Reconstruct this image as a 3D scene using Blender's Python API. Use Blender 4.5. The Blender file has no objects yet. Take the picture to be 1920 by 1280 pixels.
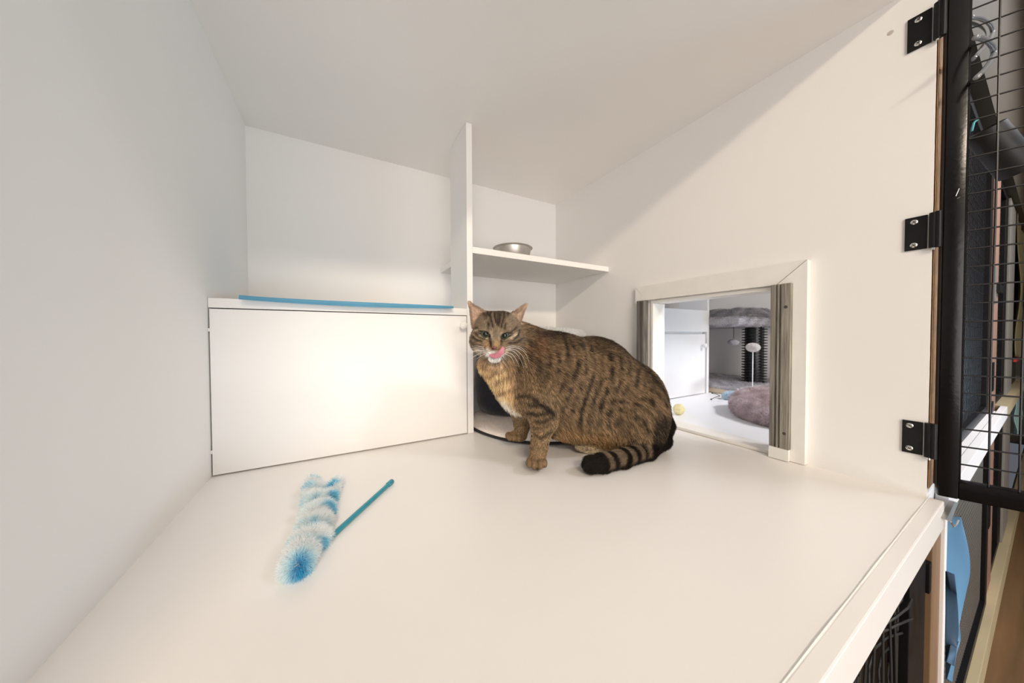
import bpy, bmesh, math, random
import numpy as np
from mathutils import Vector, Matrix
random.seed(7)
rng = np.random.default_rng(7)
PI = math.pi
SC = bpy.context.scene
COL = SC.collection
# ------------------------------------------------------------------ camera
# world: x along the back wall (0 = inner face of the right wall), y = 0 on the back wall and
# negative towards the open front, z = 0 on the platform the cat sits on.  Metres.
YAW, PITCH, ROLL, FPX = 0.5135, -0.0193, -0.0036, 576.24
CAM = Vector((-0.7833, -1.0197, 0.25))
c_f = Vector((math.sin(YAW)*math.cos(PITCH), math.cos(YAW)*math.cos(PITCH), math.sin(PITCH)))
c_r0 = Vector((math.cos(YAW), -math.sin(YAW), 0)); c_u0 = c_r0.cross(c_f)
c_r = c_r0*math.cos(ROLL)+c_u0*math.sin(ROLL); c_u = c_u0*math.cos(ROLL)-c_r0*math.sin(ROLL)
cd = bpy.data.cameras.new('camera'); cam = bpy.data.objects.new('camera', cd); COL.objects.link(cam)
cd.sensor_width = 36; cd.lens = FPX/1920*36; cd.clip_start = 0.01; cd.clip_end = 60
M = Matrix((c_r, c_u, -c_f)).transposed().to_4x4(); M.translation = CAM
cam.matrix_world = M; SC.camera = cam
# ------------------------------------------------------------------ view transform, world, big lights
SC.view_settings.view_transform = 'Standard'; SC.view_settings.look = 'None'
SC.view_settings.gamma = 1; SC.view_settings.use_curve_mapping = False
SC.view_settings.exposure = 0.11
SC.cycles.max_bounces = 16; SC.cycles.diffuse_bounces = 14
w = bpy.data.worlds.new('corridor_air'); SC.world = w; w.use_nodes = True
w.node_tree.nodes['Background'].inputs[0].default_value = (0.80, 0.86, 1.0, 1)
w.node_tree.nodes['Background'].inputs[1].default_value = 0.12
def area(name, loc, target, sx, sy, power, col):
    l = bpy.data.lights.new(name, 'AREA'); l.shape = 'RECTANGLE'; l.size = sx; l.size_y = sy
    l.energy = power; l.color = col
    o = bpy.data.objects.new(name, l); COL.objects.link(o); o.location = loc
    o.rotation_euler = (Vector(target)-Vector(loc)).to_track_quat('-Z', 'Y').to_euler()
    return o
area('corridor_overhead_light', (-1.30, -3.1, 1.61), (-0.6, -0.3, 0.1), 0.9, 0.14, 38, (1.0, 0.85, 0.68))
ln = area('corridor_overhead_light', (1.05, -2.0, 1.72), (0.65, -0.45, 0.0), 1.0, 0.16, 9.5, (0.97, 0.96, 1.0)); ln.data.spread = math.radians(72)  # added overhead fill to brighten the neighbouring enclosure, no known lamp there
wl = area('corridor_window_low_right', (1.9, -3.0, -0.05), (-0.38, -0.45, 0.785), 0.7, 0.35, 4.5, (0.56, 0.80, 1.0)); wl.data.spread = math.radians(70)
area('corridor_front_fill', (-1.0, -3.2, 0.15), (-0.6, -0.4, 0.45), 2.2, 1.5, 47, (1.0, 0.97, 0.94))  # added broad soft fill standing in for frontal ambient light, not a known window
# ------------------------------------------------------------------ design helpers
def at(px, py, d):            # a point seen at photo pixel (px, py), at true depth d from the lens
    return CAM + (c_f + c_r*((px-960)/FPX) - c_u*((py-640)/FPX))*d
def atY(px, py, y):
    r = c_f + c_r*((px-960)/FPX) - c_u*((py-640)/FPX); return CAM + r*((y-CAM.y)/r.y)
def atX(px, py, x):
    r = c_f + c_r*((px-960)/FPX) - c_u*((py-640)/FPX); return CAM + r*((x-CAM.x)/r.x)
def atZ(px, py, z):
    r = c_f + c_r*((px-960)/FPX) - c_u*((py-640)/FPX); return CAM + r*((z-CAM.z)/r.z)
# ------------------------------------------------------------------ materials
MATS = {}
def mat(name, col, rough=0.5, metal=0.0, var=0.0, vscale=8.0, bump=0.0, bscale=60.0, spec=0.5, stretch=None, col2=None, sheen=0, sss=0):
    if name in MATS: return MATS[name]
    m = bpy.data.materials.new(name); m.use_nodes = True; nt = m.node_tree; n = nt.nodes; L = nt.links
    b = n['Principled BSDF']; b.inputs['Roughness'].default_value = rough; b.inputs['Metallic'].default_value = metal
    b.inputs['Specular IOR Level'].default_value = spec
    if sheen: b.inputs['Sheen Weight'].default_value = sheen
    if sss:
        b.inputs['Subsurface Weight'].default_value = sss; b.inputs['Subsurface Scale'].default_value = 0.005
    tc = n.new('ShaderNodeTexCoord'); mp = n.new('ShaderNodeMapping'); L.new(tc.outputs['Object'], mp.inputs[0])
    if stretch: mp.inputs['Scale'].default_value = stretch
    c1 = (*col, 1); c2 = (*(col2 if col2 else [max(0, v*(1-var)) for v in col]), 1)
    nz = n.new('ShaderNodeTexNoise'); nz.inputs['Scale'].default_value = vscale; nz.inputs['Detail'].default_value = 5
    L.new(mp.outputs[0], nz.inputs['Vector'])
    rp = n.new('ShaderNodeValToRGB'); rp.color_ramp.elements[0].position = 0.35; rp.color_ramp.elements[1].position = 0.68
    rp.color_ramp.elements[0].color = c2; rp.color_ramp.elements[1].color = c1
    L.new(nz.outputs[0], rp.inputs[0]); L.new(rp.outputs[0], b.inputs['Base Color'])
    if bump:
        n2 = n.new('ShaderNodeTexNoise'); n2.inputs['Scale'].default_value = bscale; n2.inputs['Detail'].default_value = 3
        L.new(mp.outputs[0], n2.inputs['Vector'])
        bp = n.new('ShaderNodeBump'); bp.inputs['Strength'].default_value = bump; bp.inputs['Distance'].default_value = 0.002
        L.new(n2.outputs[0], bp.inputs['Height']); L.new(bp.outputs[0], b.inputs['Normal'])
    MATS[name] = m; return m
WHITE = mat('white_laminate', (0.86, 0.845, 0.825), 0.5, var=0.02, vscale=3, bump=0.04, bscale=25, spec=0.22)
CEILM = mat('ceiling_laminate', (0.88, 0.865, 0.845), 0.36, var=0.02, vscale=3, bump=0.02, bscale=12)
FLOORM = mat('platform_laminate', (0.86, 0.835, 0.805), 0.30, var=0.02, vscale=4, bump=0.04, bscale=40)
PAINT = mat('white_paint', (0.84, 0.82, 0.78), 0.40, var=0.04, vscale=30, bump=0.15, bscale=90)
NWHITE = mat('neighbour_white', (0.87, 0.87, 0.88), 0.4, var=0.02)
RAW = mat('raw_chipboard_edge', (0.42, 0.22, 0.09), 0.8, var=0.35, vscale=60, bump=0.3, bscale=200)
BLACK = mat('black_gloss_metal', (0.004, 0.004, 0.005), 0.20, var=0.3, vscale=60, bump=0.08, bscale=140, spec=0.28)
BLACKS = mat('black_satin_metal', (0.006, 0.006, 0.007), 0.42, var=0.3, vscale=30, spec=0.3)
WIRE = mat('dark_wire', (0.02, 0.02, 0.022), 0.35, metal=0.6)
GREYM = mat('dark_grey_gasket', (0.03, 0.032, 0.035), 0.6)
STEEL = mat('brushed_steel', (0.58, 0.56, 0.53), 0.42, metal=1.0, var=0.1, vscale=20, stretch=(1, 1, 40))
CHROME = mat('screw_chrome', (0.7, 0.7, 0.68), 0.2, metal=1.0)
DARK = mat('dark_gap', (0.02, 0.016, 0.012), 0.9)
WOODP = mat('pinkish_pine', (0.30, 0.165, 0.115), 0.6, var=0.25, vscale=10, stretch=(6, 6, 0.7))
WOODB = mat('brown_wood', (0.30, 0.17, 0.08), 0.55, var=0.35, vscale=8, stretch=(8, 8, 0.6))
# ------------------------------------------------------------------ mesh helpers
def obj(name, bm, m, parent=None, smooth=False, auto=None):
    me = bpy.data.meshes.new(name); bmesh.ops.recalc_face_normals(bm, faces=bm.faces[:]) if len(bm.faces) else None
    bm.to_mesh(me); bm.free()
    o = bpy.data.objects.new(name, me); COL.objects.link(o)
    if m: me.materials.append(m)
    if parent: o.parent = parent; o.matrix_parent_inverse = Matrix.Identity(4)
    if smooth:
        for p in me.polygons: p.use_smooth = True
    if auto:
        me.set_sharp_from_angle(angle=auto)
    return o
def tag(o, label=None, cat=None, group=None, kind=None):
    if label: o['label'] = label
    if cat: o['category'] = cat
    if group: o['group'] = group
    if kind: o['kind'] = kind
    return o
def empty(name, loc=(0, 0, 0), rz=0, **k):
    o = bpy.data.objects.new(name, None); COL.objects.link(o); o.location = loc; o.rotation_euler.z = rz
    o.empty_display_size = 0.02; tag(o, **k); return o
def box(bm, x0, x1, y0, y1, z0, z1, bev=0.0, M=None):
    r = bmesh.ops.create_cube(bm, size=1); v = r['verts']
    for q in v: q.co = Vector(((x0+x1)/2+q.co.x*(x1-x0), (y0+y1)/2+q.co.y*(y1-y0), (z0+z1)/2+q.co.z*(z1-z0)))
    if bev:
        e = list({e for q in v for e in q.link_edges})
        r2 = bmesh.ops.bevel(bm, geom=e, offset=bev, segments=2, affect='EDGES', profile=0.6)
        v = list({q for f in r2['faces'] for q in f.verts} | {q for q in v if q.is_valid})
    if M is not None:
        for q in v: q.co = M @ q.co
    return v
def bx(*a, bev=0.0, M=None):
    bm = bmesh.new(); box(bm, *a, bev=bev, M=M); return bm
def ngon(bm, pts):
    return bm.faces.new([bm.verts.new(p) for p in pts])
def tube(bm, pts, rad, seg=8, cap=True):
    pts = [Vector(p) for p in pts]; n = len(pts)
    rs = rad if hasattr(rad, '__len__') else [rad]*n
    rings = []; prev = None
    for i, p in enumerate(pts):
        t = (pts[min(i+1, n-1)]-pts[max(i-1, 0)]).normalized()
        a = prev if prev is not None else (Vector((0, 0, 1)) if abs(t.z) < 0.9 else Vector((1, 0, 0)))
        s = (a - t*a.dot(t)).normalized(); prev = s; b = t.cross(s)
        rings.append([bm.verts.new(p+(s*math.cos(2*PI*k/seg)+b*math.sin(2*PI*k/seg))*rs[i]) for k in range(seg)])
    for i in range(n-1):
        for k in range(seg):
            bm.faces.new([rings[i][k], rings[i][(k+1) % seg], rings[i+1][(k+1) % seg], rings[i+1][k]])
    if cap:
        bm.faces.new(rings[0][::-1]); bm.faces.new(rings[-1])
    return rings
def lathe(bm, prof, seg=48, M=None, closed=False):
    M = M or Matrix.Identity(4); rings = []
    for (r, z) in prof:
        if r < 1e-6: rings.append([bm.verts.new(M @ Vector((0, 0, z)))])
        else: rings.append([bm.verts.new(M @ Vector((r*math.cos(2*PI*k/seg), r*math.sin(2*PI*k/seg), z))) for k in range(seg)])
    prs = list(zip(rings, rings[1:])) + ([(rings[-1], rings[0])] if closed else [])
    for a, b in prs:
        if len(a) == 1 and len(b) == 1: continue
        for k in range(seg):
            k2 = (k+1) % seg
            if len(a) == 1: f = [a[0], b[k2], b[k]]
            elif len(b) == 1: f = [a[k], a[k2], b[0]]
            else: f = [a[k], a[k2], b[k2], b[k]]
            bm.faces.new(f)
def spline(pts, n):
    P = [Vector(p) for p in pts]; out = []
    P = [P[0]*2-P[1]] + P + [P[-1]*2-P[-2]]
    m = len(P)-3
    for i in range(n+1):
        t = i/n*m; k = min(int(t), m-1); t -= k; a, b, c, d = P[k:k+4]
        out.append(0.5*((2*b)+(c-a)*t+(2*a-5*b+4*c-d)*t*t+(3*b-a-3*c+d)*t**3))
    return out
# ------------------------------------------------------------------ fur: real strands on a surface
def strand_mat(name, rough=0.55, trans=0.0):
    if name in MATS: return MATS[name]
    m = bpy.data.materials.new(name); m.use_nodes = True; n = m.node_tree.nodes; b = n['Principled BSDF']
    a = n.new('ShaderNodeAttribute'); a.attribute_name = 'tint'
    m.node_tree.links.new(a.outputs['Color'], b.inputs['Base Color'])
    b.inputs['Roughness'].default_value = rough; b.inputs['Specular IOR Level'].default_value = 0.25
    if trans:
        t = n.new('ShaderNodeBsdfTranslucent'); m.node_tree.links.new(a.outputs['Color'], t.inputs['Color'])
        x = n.new('ShaderNodeMixShader'); x.inputs[0].default_value = trans; L = m.node_tree.links
        L.new(b.outputs[0], x.inputs[1]); L.new(t.outputs[0], x.inputs[2]); L.new(x.outputs[0], n['Material Output'].inputs['Surface'])
    MATS[name] = m; return m
def sample_surface(V, T, n):
    a, b, c = V[T[:, 0]], V[T[:, 1]], V[T[:, 2]]
    cr = np.cross(b-a, c-a); ar = np.linalg.norm(cr, axis=1); cum = np.cumsum(ar); cum /= cum[-1]
    k = np.searchsorted(cum, rng.random(n)); u = rng.random(n); v = rng.random(n)
    f = u+v > 1; u[f] = 1-u[f]; v[f] = 1-v[f]
    return a[k]+(b-a)[k]*u[:, None]+(c-a)[k]*v[:, None], k, u, v
def norm(a): return a/np.maximum(np.linalg.norm(a, axis=-1, keepdims=True), 1e-9)
def strands(name, P, D0, D1, length, rad, tint, parent, m, npts=4, tipdark=None):
    """P roots, D0 start direction, D1 end direction, per-strand length; tint (n,3)."""
    n = len(P); pos = np.zeros((n, npts, 3)); pos[:, 0] = P; cur = P.copy()
    for i in range(1, npts):
        t = (i-0.5)/(npts-1); d = norm(D0*(1-t)+D1*t); cur = cur+d*(length/(npts-1))[:, None]; pos[:, i] = cur
    hc = bpy.data.hair_curves.new(name); hc.add_curves([npts]*n)
    hc.position_data.foreach_set('vector', pos.astype(np.float32).ravel())
    ra = hc.attributes.get('radius') or hc.attributes.new('radius', 'FLOAT', 'POINT')
    prof = np.array([1.0, 0.95, 0.75, 0.15]) if npts == 4 else np.interp(np.linspace(0, 1, npts), [0, .5, .8, 1], [1, .95, .6, .1])
    ra.data.foreach_set('value', (np.ones((n, 1))*rad*prof[None]).astype(np.float32).ravel())
    ta = hc.attributes.new('tint', 'FLOAT_COLOR', 'CURVE')
    ta.data.foreach_set('color', np.concatenate([np.clip(tint, 0, 1), np.ones((n, 1))], 1).astype(np.float32).ravel())
    o = bpy.data.objects.new(name, hc); COL.objects.link(o); hc.materials.append(m)
    if parent: o.parent = parent
    return o
def tri_arrays(me):
    me.calc_loop_triangles(); V = np.empty(len(me.vertices)*3); me.vertices.foreach_get('co', V)
    T = np.empty(len(me.loop_triangles)*3, int); me.loop_triangles.foreach_get('vertices', T)
    N = np.empty(len(me.vertices)*3); me.vertices.foreach_get('normal', N)
    return V.reshape(-1, 3), T.reshape(-1, 3), N.reshape(-1, 3)
def pile(o, n, length, rad, colfn, lean=(0, 0, -0.4), spread=0.5, name='plush_pile', m=None, keep=None):
    V, T, N = tri_arrays(o.data); P, k, u, v = sample_surface(V, T, n)
    NN = norm(N[T[k, 0]]*(1-u-v)[:, None]+N[T[k, 1]]*u[:, None]+N[T[k, 2]]*v[:, None])
    if keep is not None:
        kk = keep(P, NN); P, NN = P[kk], NN[kk]; n = len(P)
    J = rng.normal(size=(n, 3))*spread
    J2 = np.stack([np.sin(P[:, 0]*140+P[:, 2]*90), np.sin(P[:, 1]*130+2), np.sin(P[:, 2]*150+P[:, 0]*70)], 1)*spread*0.7
    D1 = norm(NN+J+J2+np.array(lean)[None])
    c = colfn(P, NN); c = c*(1+rng.normal(size=(n, 1))*0.08)
    return strands(name, P-NN*rad*2, norm(NN+J*0.3), D1, length*(0.7+0.6*rng.random(n)), rad, c, o, m or strand_mat('plush_strand', 0.8, 0.6))
# ================================================================== the enclosure
W, H, B, T = 0.9834, 0.7846, 0.2858, 0.05
YF = -0.925
def struct(name, bm, m, label=None, **k): return tag(obj(name, bm, m, **k), label, None, None, 'structure')
# platform floor: runs on under the neighbouring unit as its own board
bm = bmesh.new(); box(bm, -W-T, 0.0, -0.9262, 0.05, -0.04, 0)
struct('floor', bm, FLOORM, 'white laminate platform the tabby cat stands on')
bm = bx(-W-T, 0.0, -0.941, -0.9272, -0.040, 0.0008, bev=0.0015)
struct('trim_1', bm, FLOORM, 'white edging board along the front of the cat platform')
# thin caulk bead in the groove
bm = bmesh.new(); tube(bm, [(x, -0.9268, 0.0002+0.0003*math.sin(x*40)) for x in np.linspace(-0.97, -0.01, 60)], 0.0011, 6)
struct('trim_2', bm, mat('caulk', (0.78, 0.76, 0.72), 0.5), 'thin bead of caulk in the platform groove')
struct('wall_left', bx(-W-T, -W, -0.93, 0.05, 0, H), WHITE)
struct('wall_back', bx(-W, 0.0, 0.0, 0.05, 0, H), WHITE)
struct('ceiling', bx(-W-T, T, -0.90, 0.05, H, H+0.05), CEILM)
# right wall with the hatch hole: a C shape cut as one mesh
HY0, HY1, HZ1 = -0.733, -0.447, 0.349      # clear opening
bm = bmesh.new()
o_ = [(YF, 0), (HY0, 0), (HY0, HZ1), (HY1, HZ1), (HY1, 0), (0.05, 0), (0.05, H), (YF, H)]
fa = [bm.verts.new((0, y, z)) for y, z in o_]; fb = [bm.verts.new((T, y, z)) for y, z in o_]
bm.faces.new(fa); bm.faces.new(fb[::-1])
for i in range(8): bm.faces.new([fa[i], fb[i], fb[(i+1) % 8], fa[(i+1) % 8]])
struct('wall_right', bm, WHITE)
# raw edge of the right wall facing the corridor, slightly ragged
bm = bmesh.new(); zs = np.linspace(0.012, H+0.15, 90); pv = None
for z in zs:
    a = bm.verts.new((0.0006+0.0016*random.random()**2, YF-0.0012, z)); b = bm.verts.new((T, YF-0.0012, z))
    if pv: bm.faces.new([pv[0], pv[1], b, a])
    pv = (a, b)
struct('trim_3', bm, RAW, 'raw brown board edge of the right wall behind the hinges')
# ---------------------------------------------------------------- low cupboard in the left back corner
cup = empty('low_cupboard', (-0.74, -B, 0), label='low white cupboard in the left back corner with flush door and round knob', cat='cupboard')
X0, X1 = -W, -0.483
def cpart(name, bm, m, par=cup, **k):
    o = obj(name, bm, m, **k); o.parent = par; o.matrix_parent_inverse = Matrix.Translation(par.matrix_world.translation if par.matrix_world.translation.length else par.location).inverted(); return o
def keep_parent(o, par):
    bpy.context.view_layer.update(); o.parent = par; o.matrix_parent_inverse = par.matrix_world.inverted(); return o
def part(name, bm, m, par, **k): return keep_parent(obj(name, bm, m, **k), par)
part('top_board', bx(X0+0.0005, -0.4995, -B, -0.0005, 0.3015, 0.3185, bev=0.0008), WHITE, cup)
part('carcass', bx(X0+0.0005, -0.4995, -B+0.017, -0.0005, 0.0005, 0.3010), DARK, cup)
d = part('cupboard_door', bx(-0.9815, -0.5015, -B, -B+0.016, 0.0028, 0.2995, bev=0.0008), WHITE, cup)
bm = bmesh.new(); lathe(bm, [(0, 0), (0.0042, 0), (0.0042, 0.006), (0.0088, 0.011), (0.0098, 0.016), (0.0085, 0.0205), (0, 0.0225)], 32,
    Matrix.Translation((-0.5145, -B, 0.2755)) @ Matrix.Rotation(PI/2, 4, 'X'))
part('knob', bm, mat('white_knob', (0.86, 0.84, 0.80), 0.2), d, smooth=True)
for z in (0.262, 0.045):
    part('hinge', bx(-0.9832, -0.9805, -B-0.001, -B+0.002, z-0.003, z+0.003), mat('pale_plastic', (0.8, 0.78, 0.74), 0.4), d)
# ---------------------------------------------------------------- upright plank and shelf
tag(obj('upright_plank', bx(-0.499, -0.4835, -B, -0.158, 0.0005, H-0.0005, bev=0.0008), WHITE), 'tall narrow white upright plank from platform to ceiling between cupboard and shelf', 'plank')
tag(obj('wall_shelf', bx(-0.4832, -0.0005, -B, -0.0005, 0.4605, 0.4765, bev=0.0008), WHITE), 'white shelf across the right back corner with a metal bowl on it', 'shelf')
# ---------------------------------------------------------------- steel bowl on the shelf
bm = bmesh.new()
prof = [(0, 0.001), (0.046, 0.001), (0.050, 0.004), (0.0535, 0.030), (0.0585, 0.0315), (0.0592, 0.0326), (0.0578, 0.0336), (0.0535, 0.0325), (0.0520, 0.030), (0.0485, 0.006), (0.045, 0.003), (0, 0.003)]
lathe(bm, prof, 64, Matrix.Translation((-0.3275, -0.218, 0.4766)))
b_ = obj('metal_bowl', bm, STEEL, smooth=True, auto=0.9)
tag(b_, 'round stainless steel food bowl on the white shelf', 'bowl')
# ---------------------------------------------------------------- blue mat lying on the cupboard
BLUE = mat('light_blue_plastic', (0.09, 0.30, 0.46), 0.45, var=0.06, vscale=20)
bm = bmesh.new(); nx, ny = 40, 14; g = {}
for s in (0, 1):
    for i in range(nx+1):
        for j in range(ny+1):
            u = i/nx; v = j/ny
            x = -0.937+u*(0.395)+(0.006 if 0 else 0); y = -0.302+v*0.20+0.002*math.sin(u*5)
            lip = 0.0045*max(0, 1-v*5)
            z = 0.3190 + 0.0022*(1-s) + 0.003*max(0, 1-u*14)*max(0, 1-v*3)
            if s == 0 and v < 0.16: z -= 0.0065*math.sin(min(1, u*1.02)*PI)*(1-v/0.16)*0
            g[s, i, j] = bm.verts.new((x, y, z-0.0+ (0 if s == 0 else -0.000)))
for i in range(nx):
    for j in range(ny):
        bm.faces.new([g[0, i, j], g[0, i+1, j], g[0, i+1, j+1], g[0, i, j+1]])
        bm.faces.new([g[1, i, j], g[1, i, j+1], g[1, i+1, j+1], g[1, i+1, j]])
for i in range(nx):
    bm.faces.new([g[0, i, 0], g[1, i, 0], g[1, i+1, 0], g[0, i+1, 0]]); bm.faces.new([g[0, i, ny], g[0, i+1, ny], g[1, i+1, ny], g[1, i, ny]])
for j in range(ny):
    bm.faces.new([g[0, 0, j], g[0, 0, j+1], g[1, 0, j+1], g[1, 0, j]]); bm.faces.new([g[0, nx, j], g[1, nx, j], g[1, nx, j+1], g[0, nx, j+1]])
# sagging front hem over the cupboard edge
hem = []
for i in range(nx+1):
    u = i/nx; x = -0.937+u*0.395; y = -0.3025+0.002*math.sin(u*5); dz = 0.0030+0.0055*max(0, math.sin(min(1, u*0.93+0.03)*PI))**0.8
    hem.append([bm.verts.new((x, y-0.0012, 0.3214+0.0025*(1-u)**8)), bm.verts.new((x, y-0.0032, 0.3205-dz*0.5)), bm.verts.new((x, y-0.0012, 0.3200-dz)), bm.verts.new((x, y+0.0012, 0.3206-dz)), bm.verts.new((x, y+0.0016, 0.3214))])
for i in range(nx):
    for k in range(5): bm.faces.new([hem[i][k], hem[i+1][k], hem[i+1][(k+1) % 5], hem[i][(k+1) % 5]])
bm.faces.new(hem[0]); bm.faces.new(hem[-1][::-1])
tag(obj('blue_mat', bm, BLUE, smooth=True, auto=0.7), 'flat light blue plastic mat lying along the top of the low cupboard', 'mat')
# ---------------------------------------------------------------- hatch frame
hf = empty('hatch_frame', (0, -0.59, 0), label='white painted timber frame around the square hatch in the right wall', cat='frame')
OY0, OY1, OZ = -0.787, -0.400, 0.392
IY0, IY1, IZ = -0.733, -0.437, 0.3505; TP = 0.011
def prism_yz(pts, x0, x1):
    bm = bmesh.new(); a = [bm.verts.new((x0, y, z)) for y, z in pts]; b = [bm.verts.new((x1, y, z)) for y, z in pts]
    bm.faces.new(a); bm.faces.new(b[::-1]); n = len(pts)
    for i in range(n): bm.faces.new([a[i], b[i], b[(i+1) % n], a[(i+1) % n]])
    return bm
part('top_rail', prism_yz([(IY1+0.0006, IZ), (OY1-0.0006, OZ), (OY0+0.001, OZ), (-0.739, IZ)], -TP, 0), PAINT, hf)
part('left_stile', prism_yz([(-0.4130, 0.001), (OY1, 0.001), (OY1, OZ-0.001), (IY1, IZ-0.0001), (-0.4130, IZ-0.0001)], -TP, 0), PAINT, hf)
part('right_stile', prism_yz([(-0.766, 0.001), (OY0, 0.001), (OY0, OZ-0.001), (-0.7405, IZ-0.001), (-0.766, IZ-0.001)], -TP-0.002, 0), PAINT, hf)
part('sill', bx(-0.004, T, HY0, HY1, 0.0005, 0.0075, bev=0.001), PAINT, hf)
part('head_lining', bx(-0.004, T, HY0, HY1, HZ1-0.008, HZ1-0.0006, bev=0.001), PAINT, hf)
part('left_jamb', bx(-0.003, T, HY1-0.0065, HY1-0.0006, 0.0078, HZ1-0.0085), PAINT, hf)
part('right_jamb', bx(-0.003, T, HY0+0.0006, HY0+0.005, 0.0078, HZ1-0.0085), PAINT, hf)
for y, z in ((-0.455, 0.357), (-0.56, 0.362), (-0.66, 0.358)):
    bm = bmesh.new(); lathe(bm, [(0, 0.0006), (0.0012, 0.0004), (0.0016, 0)], 10, Matrix.Translation((-TP, y, z)) @ Matrix.Rotation(-PI/2, 4, 'Y')); part('nail_head', bm, PAINT, hf)
GREYW = mat('weathered_grey_wood', (0.36, 0.335, 0.28), 0.8, var=0.45, vscale=14, stretch=(9, 26, 0.9), bump=0.4, bscale=40, col2=(0.17, 0.155, 0.13))
# grooved guide strips for the missing sliding door
def guide(y0, y1, z0, z1, flip):
    s = empty('guide_strip', (-0.012, (y0+y1)/2, z0))
    w_ = y1-y0; d0, d1 = -0.0205, -0.0005
    pr = [(0, d1), (0, d0+0.001), (0.24, d0), (0.25, d0+0.004), (0.36, d0+0.004), (0.37, d0), (0.44, d0), (0.46, d0+0.003), (0.55, d0+0.003), (0.57, d0-0.001), (1, d0-0.001), (1, d1)]
    pts = [((y1-t*w_) if flip else (y0+t*w_), d) for t, d in pr]
    bm = bmesh.new(); a = [bm.verts.new((x, y, z0)) for y, x in pts]; b = [bm.verts.new((x, y, z1)) for y, x in pts]
    bm.faces.new(a); bm.faces.new(b[::-1])
    for i in range(len(pts)): bm.faces.new([a[i], b[i], b[(i+1) % len(pts)], a[(i+1) % len(pts)]])
    return s, bm
s, bm = guide(-0.7655, -0.7335, 0.024, 0.3500, True)
tag(s, 'weathered grey wooden guide strip with two screw holes on the right of the hatch', 'wood strip')
part('strip', bm, GREYW, s)
for z in (0.055, 0.304):
    bm = bmesh.new(); lathe(bm, [(0, 0.0003), (0.0022, 0.0003), (0.0030, 0)], 14, Matrix.Translation((-0.0216, -0.7585, z)) @ Matrix.Rotation(-PI/2, 4, 'Y')); part('screw_hole', bm, mat('screw_dark', (0.05, 0.045, 0.04), 0.5), s)
part('painted_foot', bx(-0.0218, -0.0003, -0.7657, -0.7333, 0.001, 0.0238, bev=0.0008), PAINT, s)
s, bm = guide(-0.436, -0.4135, 0.001, 0.349, False)
tag(s, 'darker grey wooden guide strip on the left of the hatch beside the cat', 'wood strip')
part('strip', bm, mat('dark_grey_wood', (0.20, 0.185, 0.16), 0.8, var=0.4, vscale=14, stretch=(9, 26, 0.9), bump=0.4, col2=(0.09, 0.085, 0.08)), s)
# small screw mark high on the right wall
bm = bmesh.new(); lathe(bm, [(0, 0.0004), (0.003, 0.0003), (0.0036, 0)], 16, Matrix.Translation((0, -0.880, 0.737)) @ Matrix.Rotation(-PI/2, 4, 'Y'))
tag(obj('filled_screw_hole', bm, mat('filler', (0.5, 0.46, 0.41), 0.8)), 'small filled screw hole high on the right wall near the top hinge', 'screw hole')
# ---------------------------------------------------------------- neighbouring enclosure seen through the hatch
NX0, NX1 = T, T+W+0.03
struct('floor_neighbour', bx(0.0, NX1, -0.9262, 0.05, -0.04, 0), NWHITE, 'pale floor of the neighbouring enclosure seen through the hatch')
struct('wall_neighbour_back', bx(T, NX1, 0, 0.05, 0, H), NWHITE)
struct('wall_neighbour_right', bx(NX1, NX1+T, -0.893, 0.05, 0, H), NWHITE)
struct('ceiling_neighbour', bx(T, NX1+T, -0.90, 0.05, H, H+0.05), NWHITE)
nc = empty('white_cupboard', (0.3, -B, 0), label='white cupboard with a small knob seen through the hatch', cat='cupboard')
part('carcass', bx(NX0+0.001, 0.5755, -B+0.014, -0.001, 0.001, 0.262), NWHITE, nc)
dd = part('cupboard_door', bx(NX0+0.004, 0.574, -B, -B+0.0135, 0.003, 0.253, bev=0.001), NWHITE, nc)
part('door_rail', bx(NX0+0.004, 0.574, -B-0.0015, -B-0.0001, 0.236, 0.239), NWHITE, dd)
bm = bmesh.new(); lathe(bm, [(0, 0), (0.004, 0), (0.004, 0.006), (0.009, 0.011), (0.009, 0.018), (0, 0.021)], 24, Matrix.Translation((0.548, -B, 0.205)) @ Matrix.Rotation(PI/2, 4, 'X'))
part('knob', bm, NWHITE, dd, smooth=True)
part('top_box', bx(NX0+0.001, 0.585, -B-0.006, -0.001, 0.2625, 0.352, bev=0.001), NWHITE, nc)
tag(obj('upright_plank', bx(0.5865, 0.602, -B, -0.16, 0.0005, H-0.001), NWHITE), 'narrow white upright plank behind the cupboard, seen through the hatch', 'plank')
# ================================================================== open wire door hinged on the right wall
def mesh_wires(bm, O, U, V, w0, w1, z0, z1, pw, pz, r, ph_w=0, ph_z=0, seg=6, jit=0.0):
    """square wire mesh in plane O + w*U + z*V"""
    k = w0+ph_w
    while k < w1:
        n = 8; tube(bm, [O+U*(k+jit*math.sin(i*1.3+k*50))+V*(z0+(z1-z0)*i/n) for i in range(n+1)], r, seg); k += pw
    k = z0+ph_z
    while k < z1:
        tube(bm, [O+U*w0+V*k, O+U*w1+V*k], r, seg); k += pz
HG = Vector((0.0083, -0.9458, 0)); DD = Vector((0.357, -0.934, 0)).normalized(); DN = Vector((0.934, 0.357, 0)).normalized(); ZV = Vector((0, 0, 1))
MD = Matrix((DD, DN, ZV)).transposed().to_4x4(); MD.translation = HG      # local: x along the door, y away from the lens, z up
door = empty('open_wire_door', (HG.x, HG.y, 0), label='open black metal framed wire mesh door hinged on the right wall', cat='door')
DW, DT = 0.47, 0.80
part('hinge_bar', bx(-0.0121, 0.0066, 0, 0.0135, 0.0055, DT, bev=0.0018, M=MD), BLACK, door, smooth=True, auto=0.6)
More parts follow.
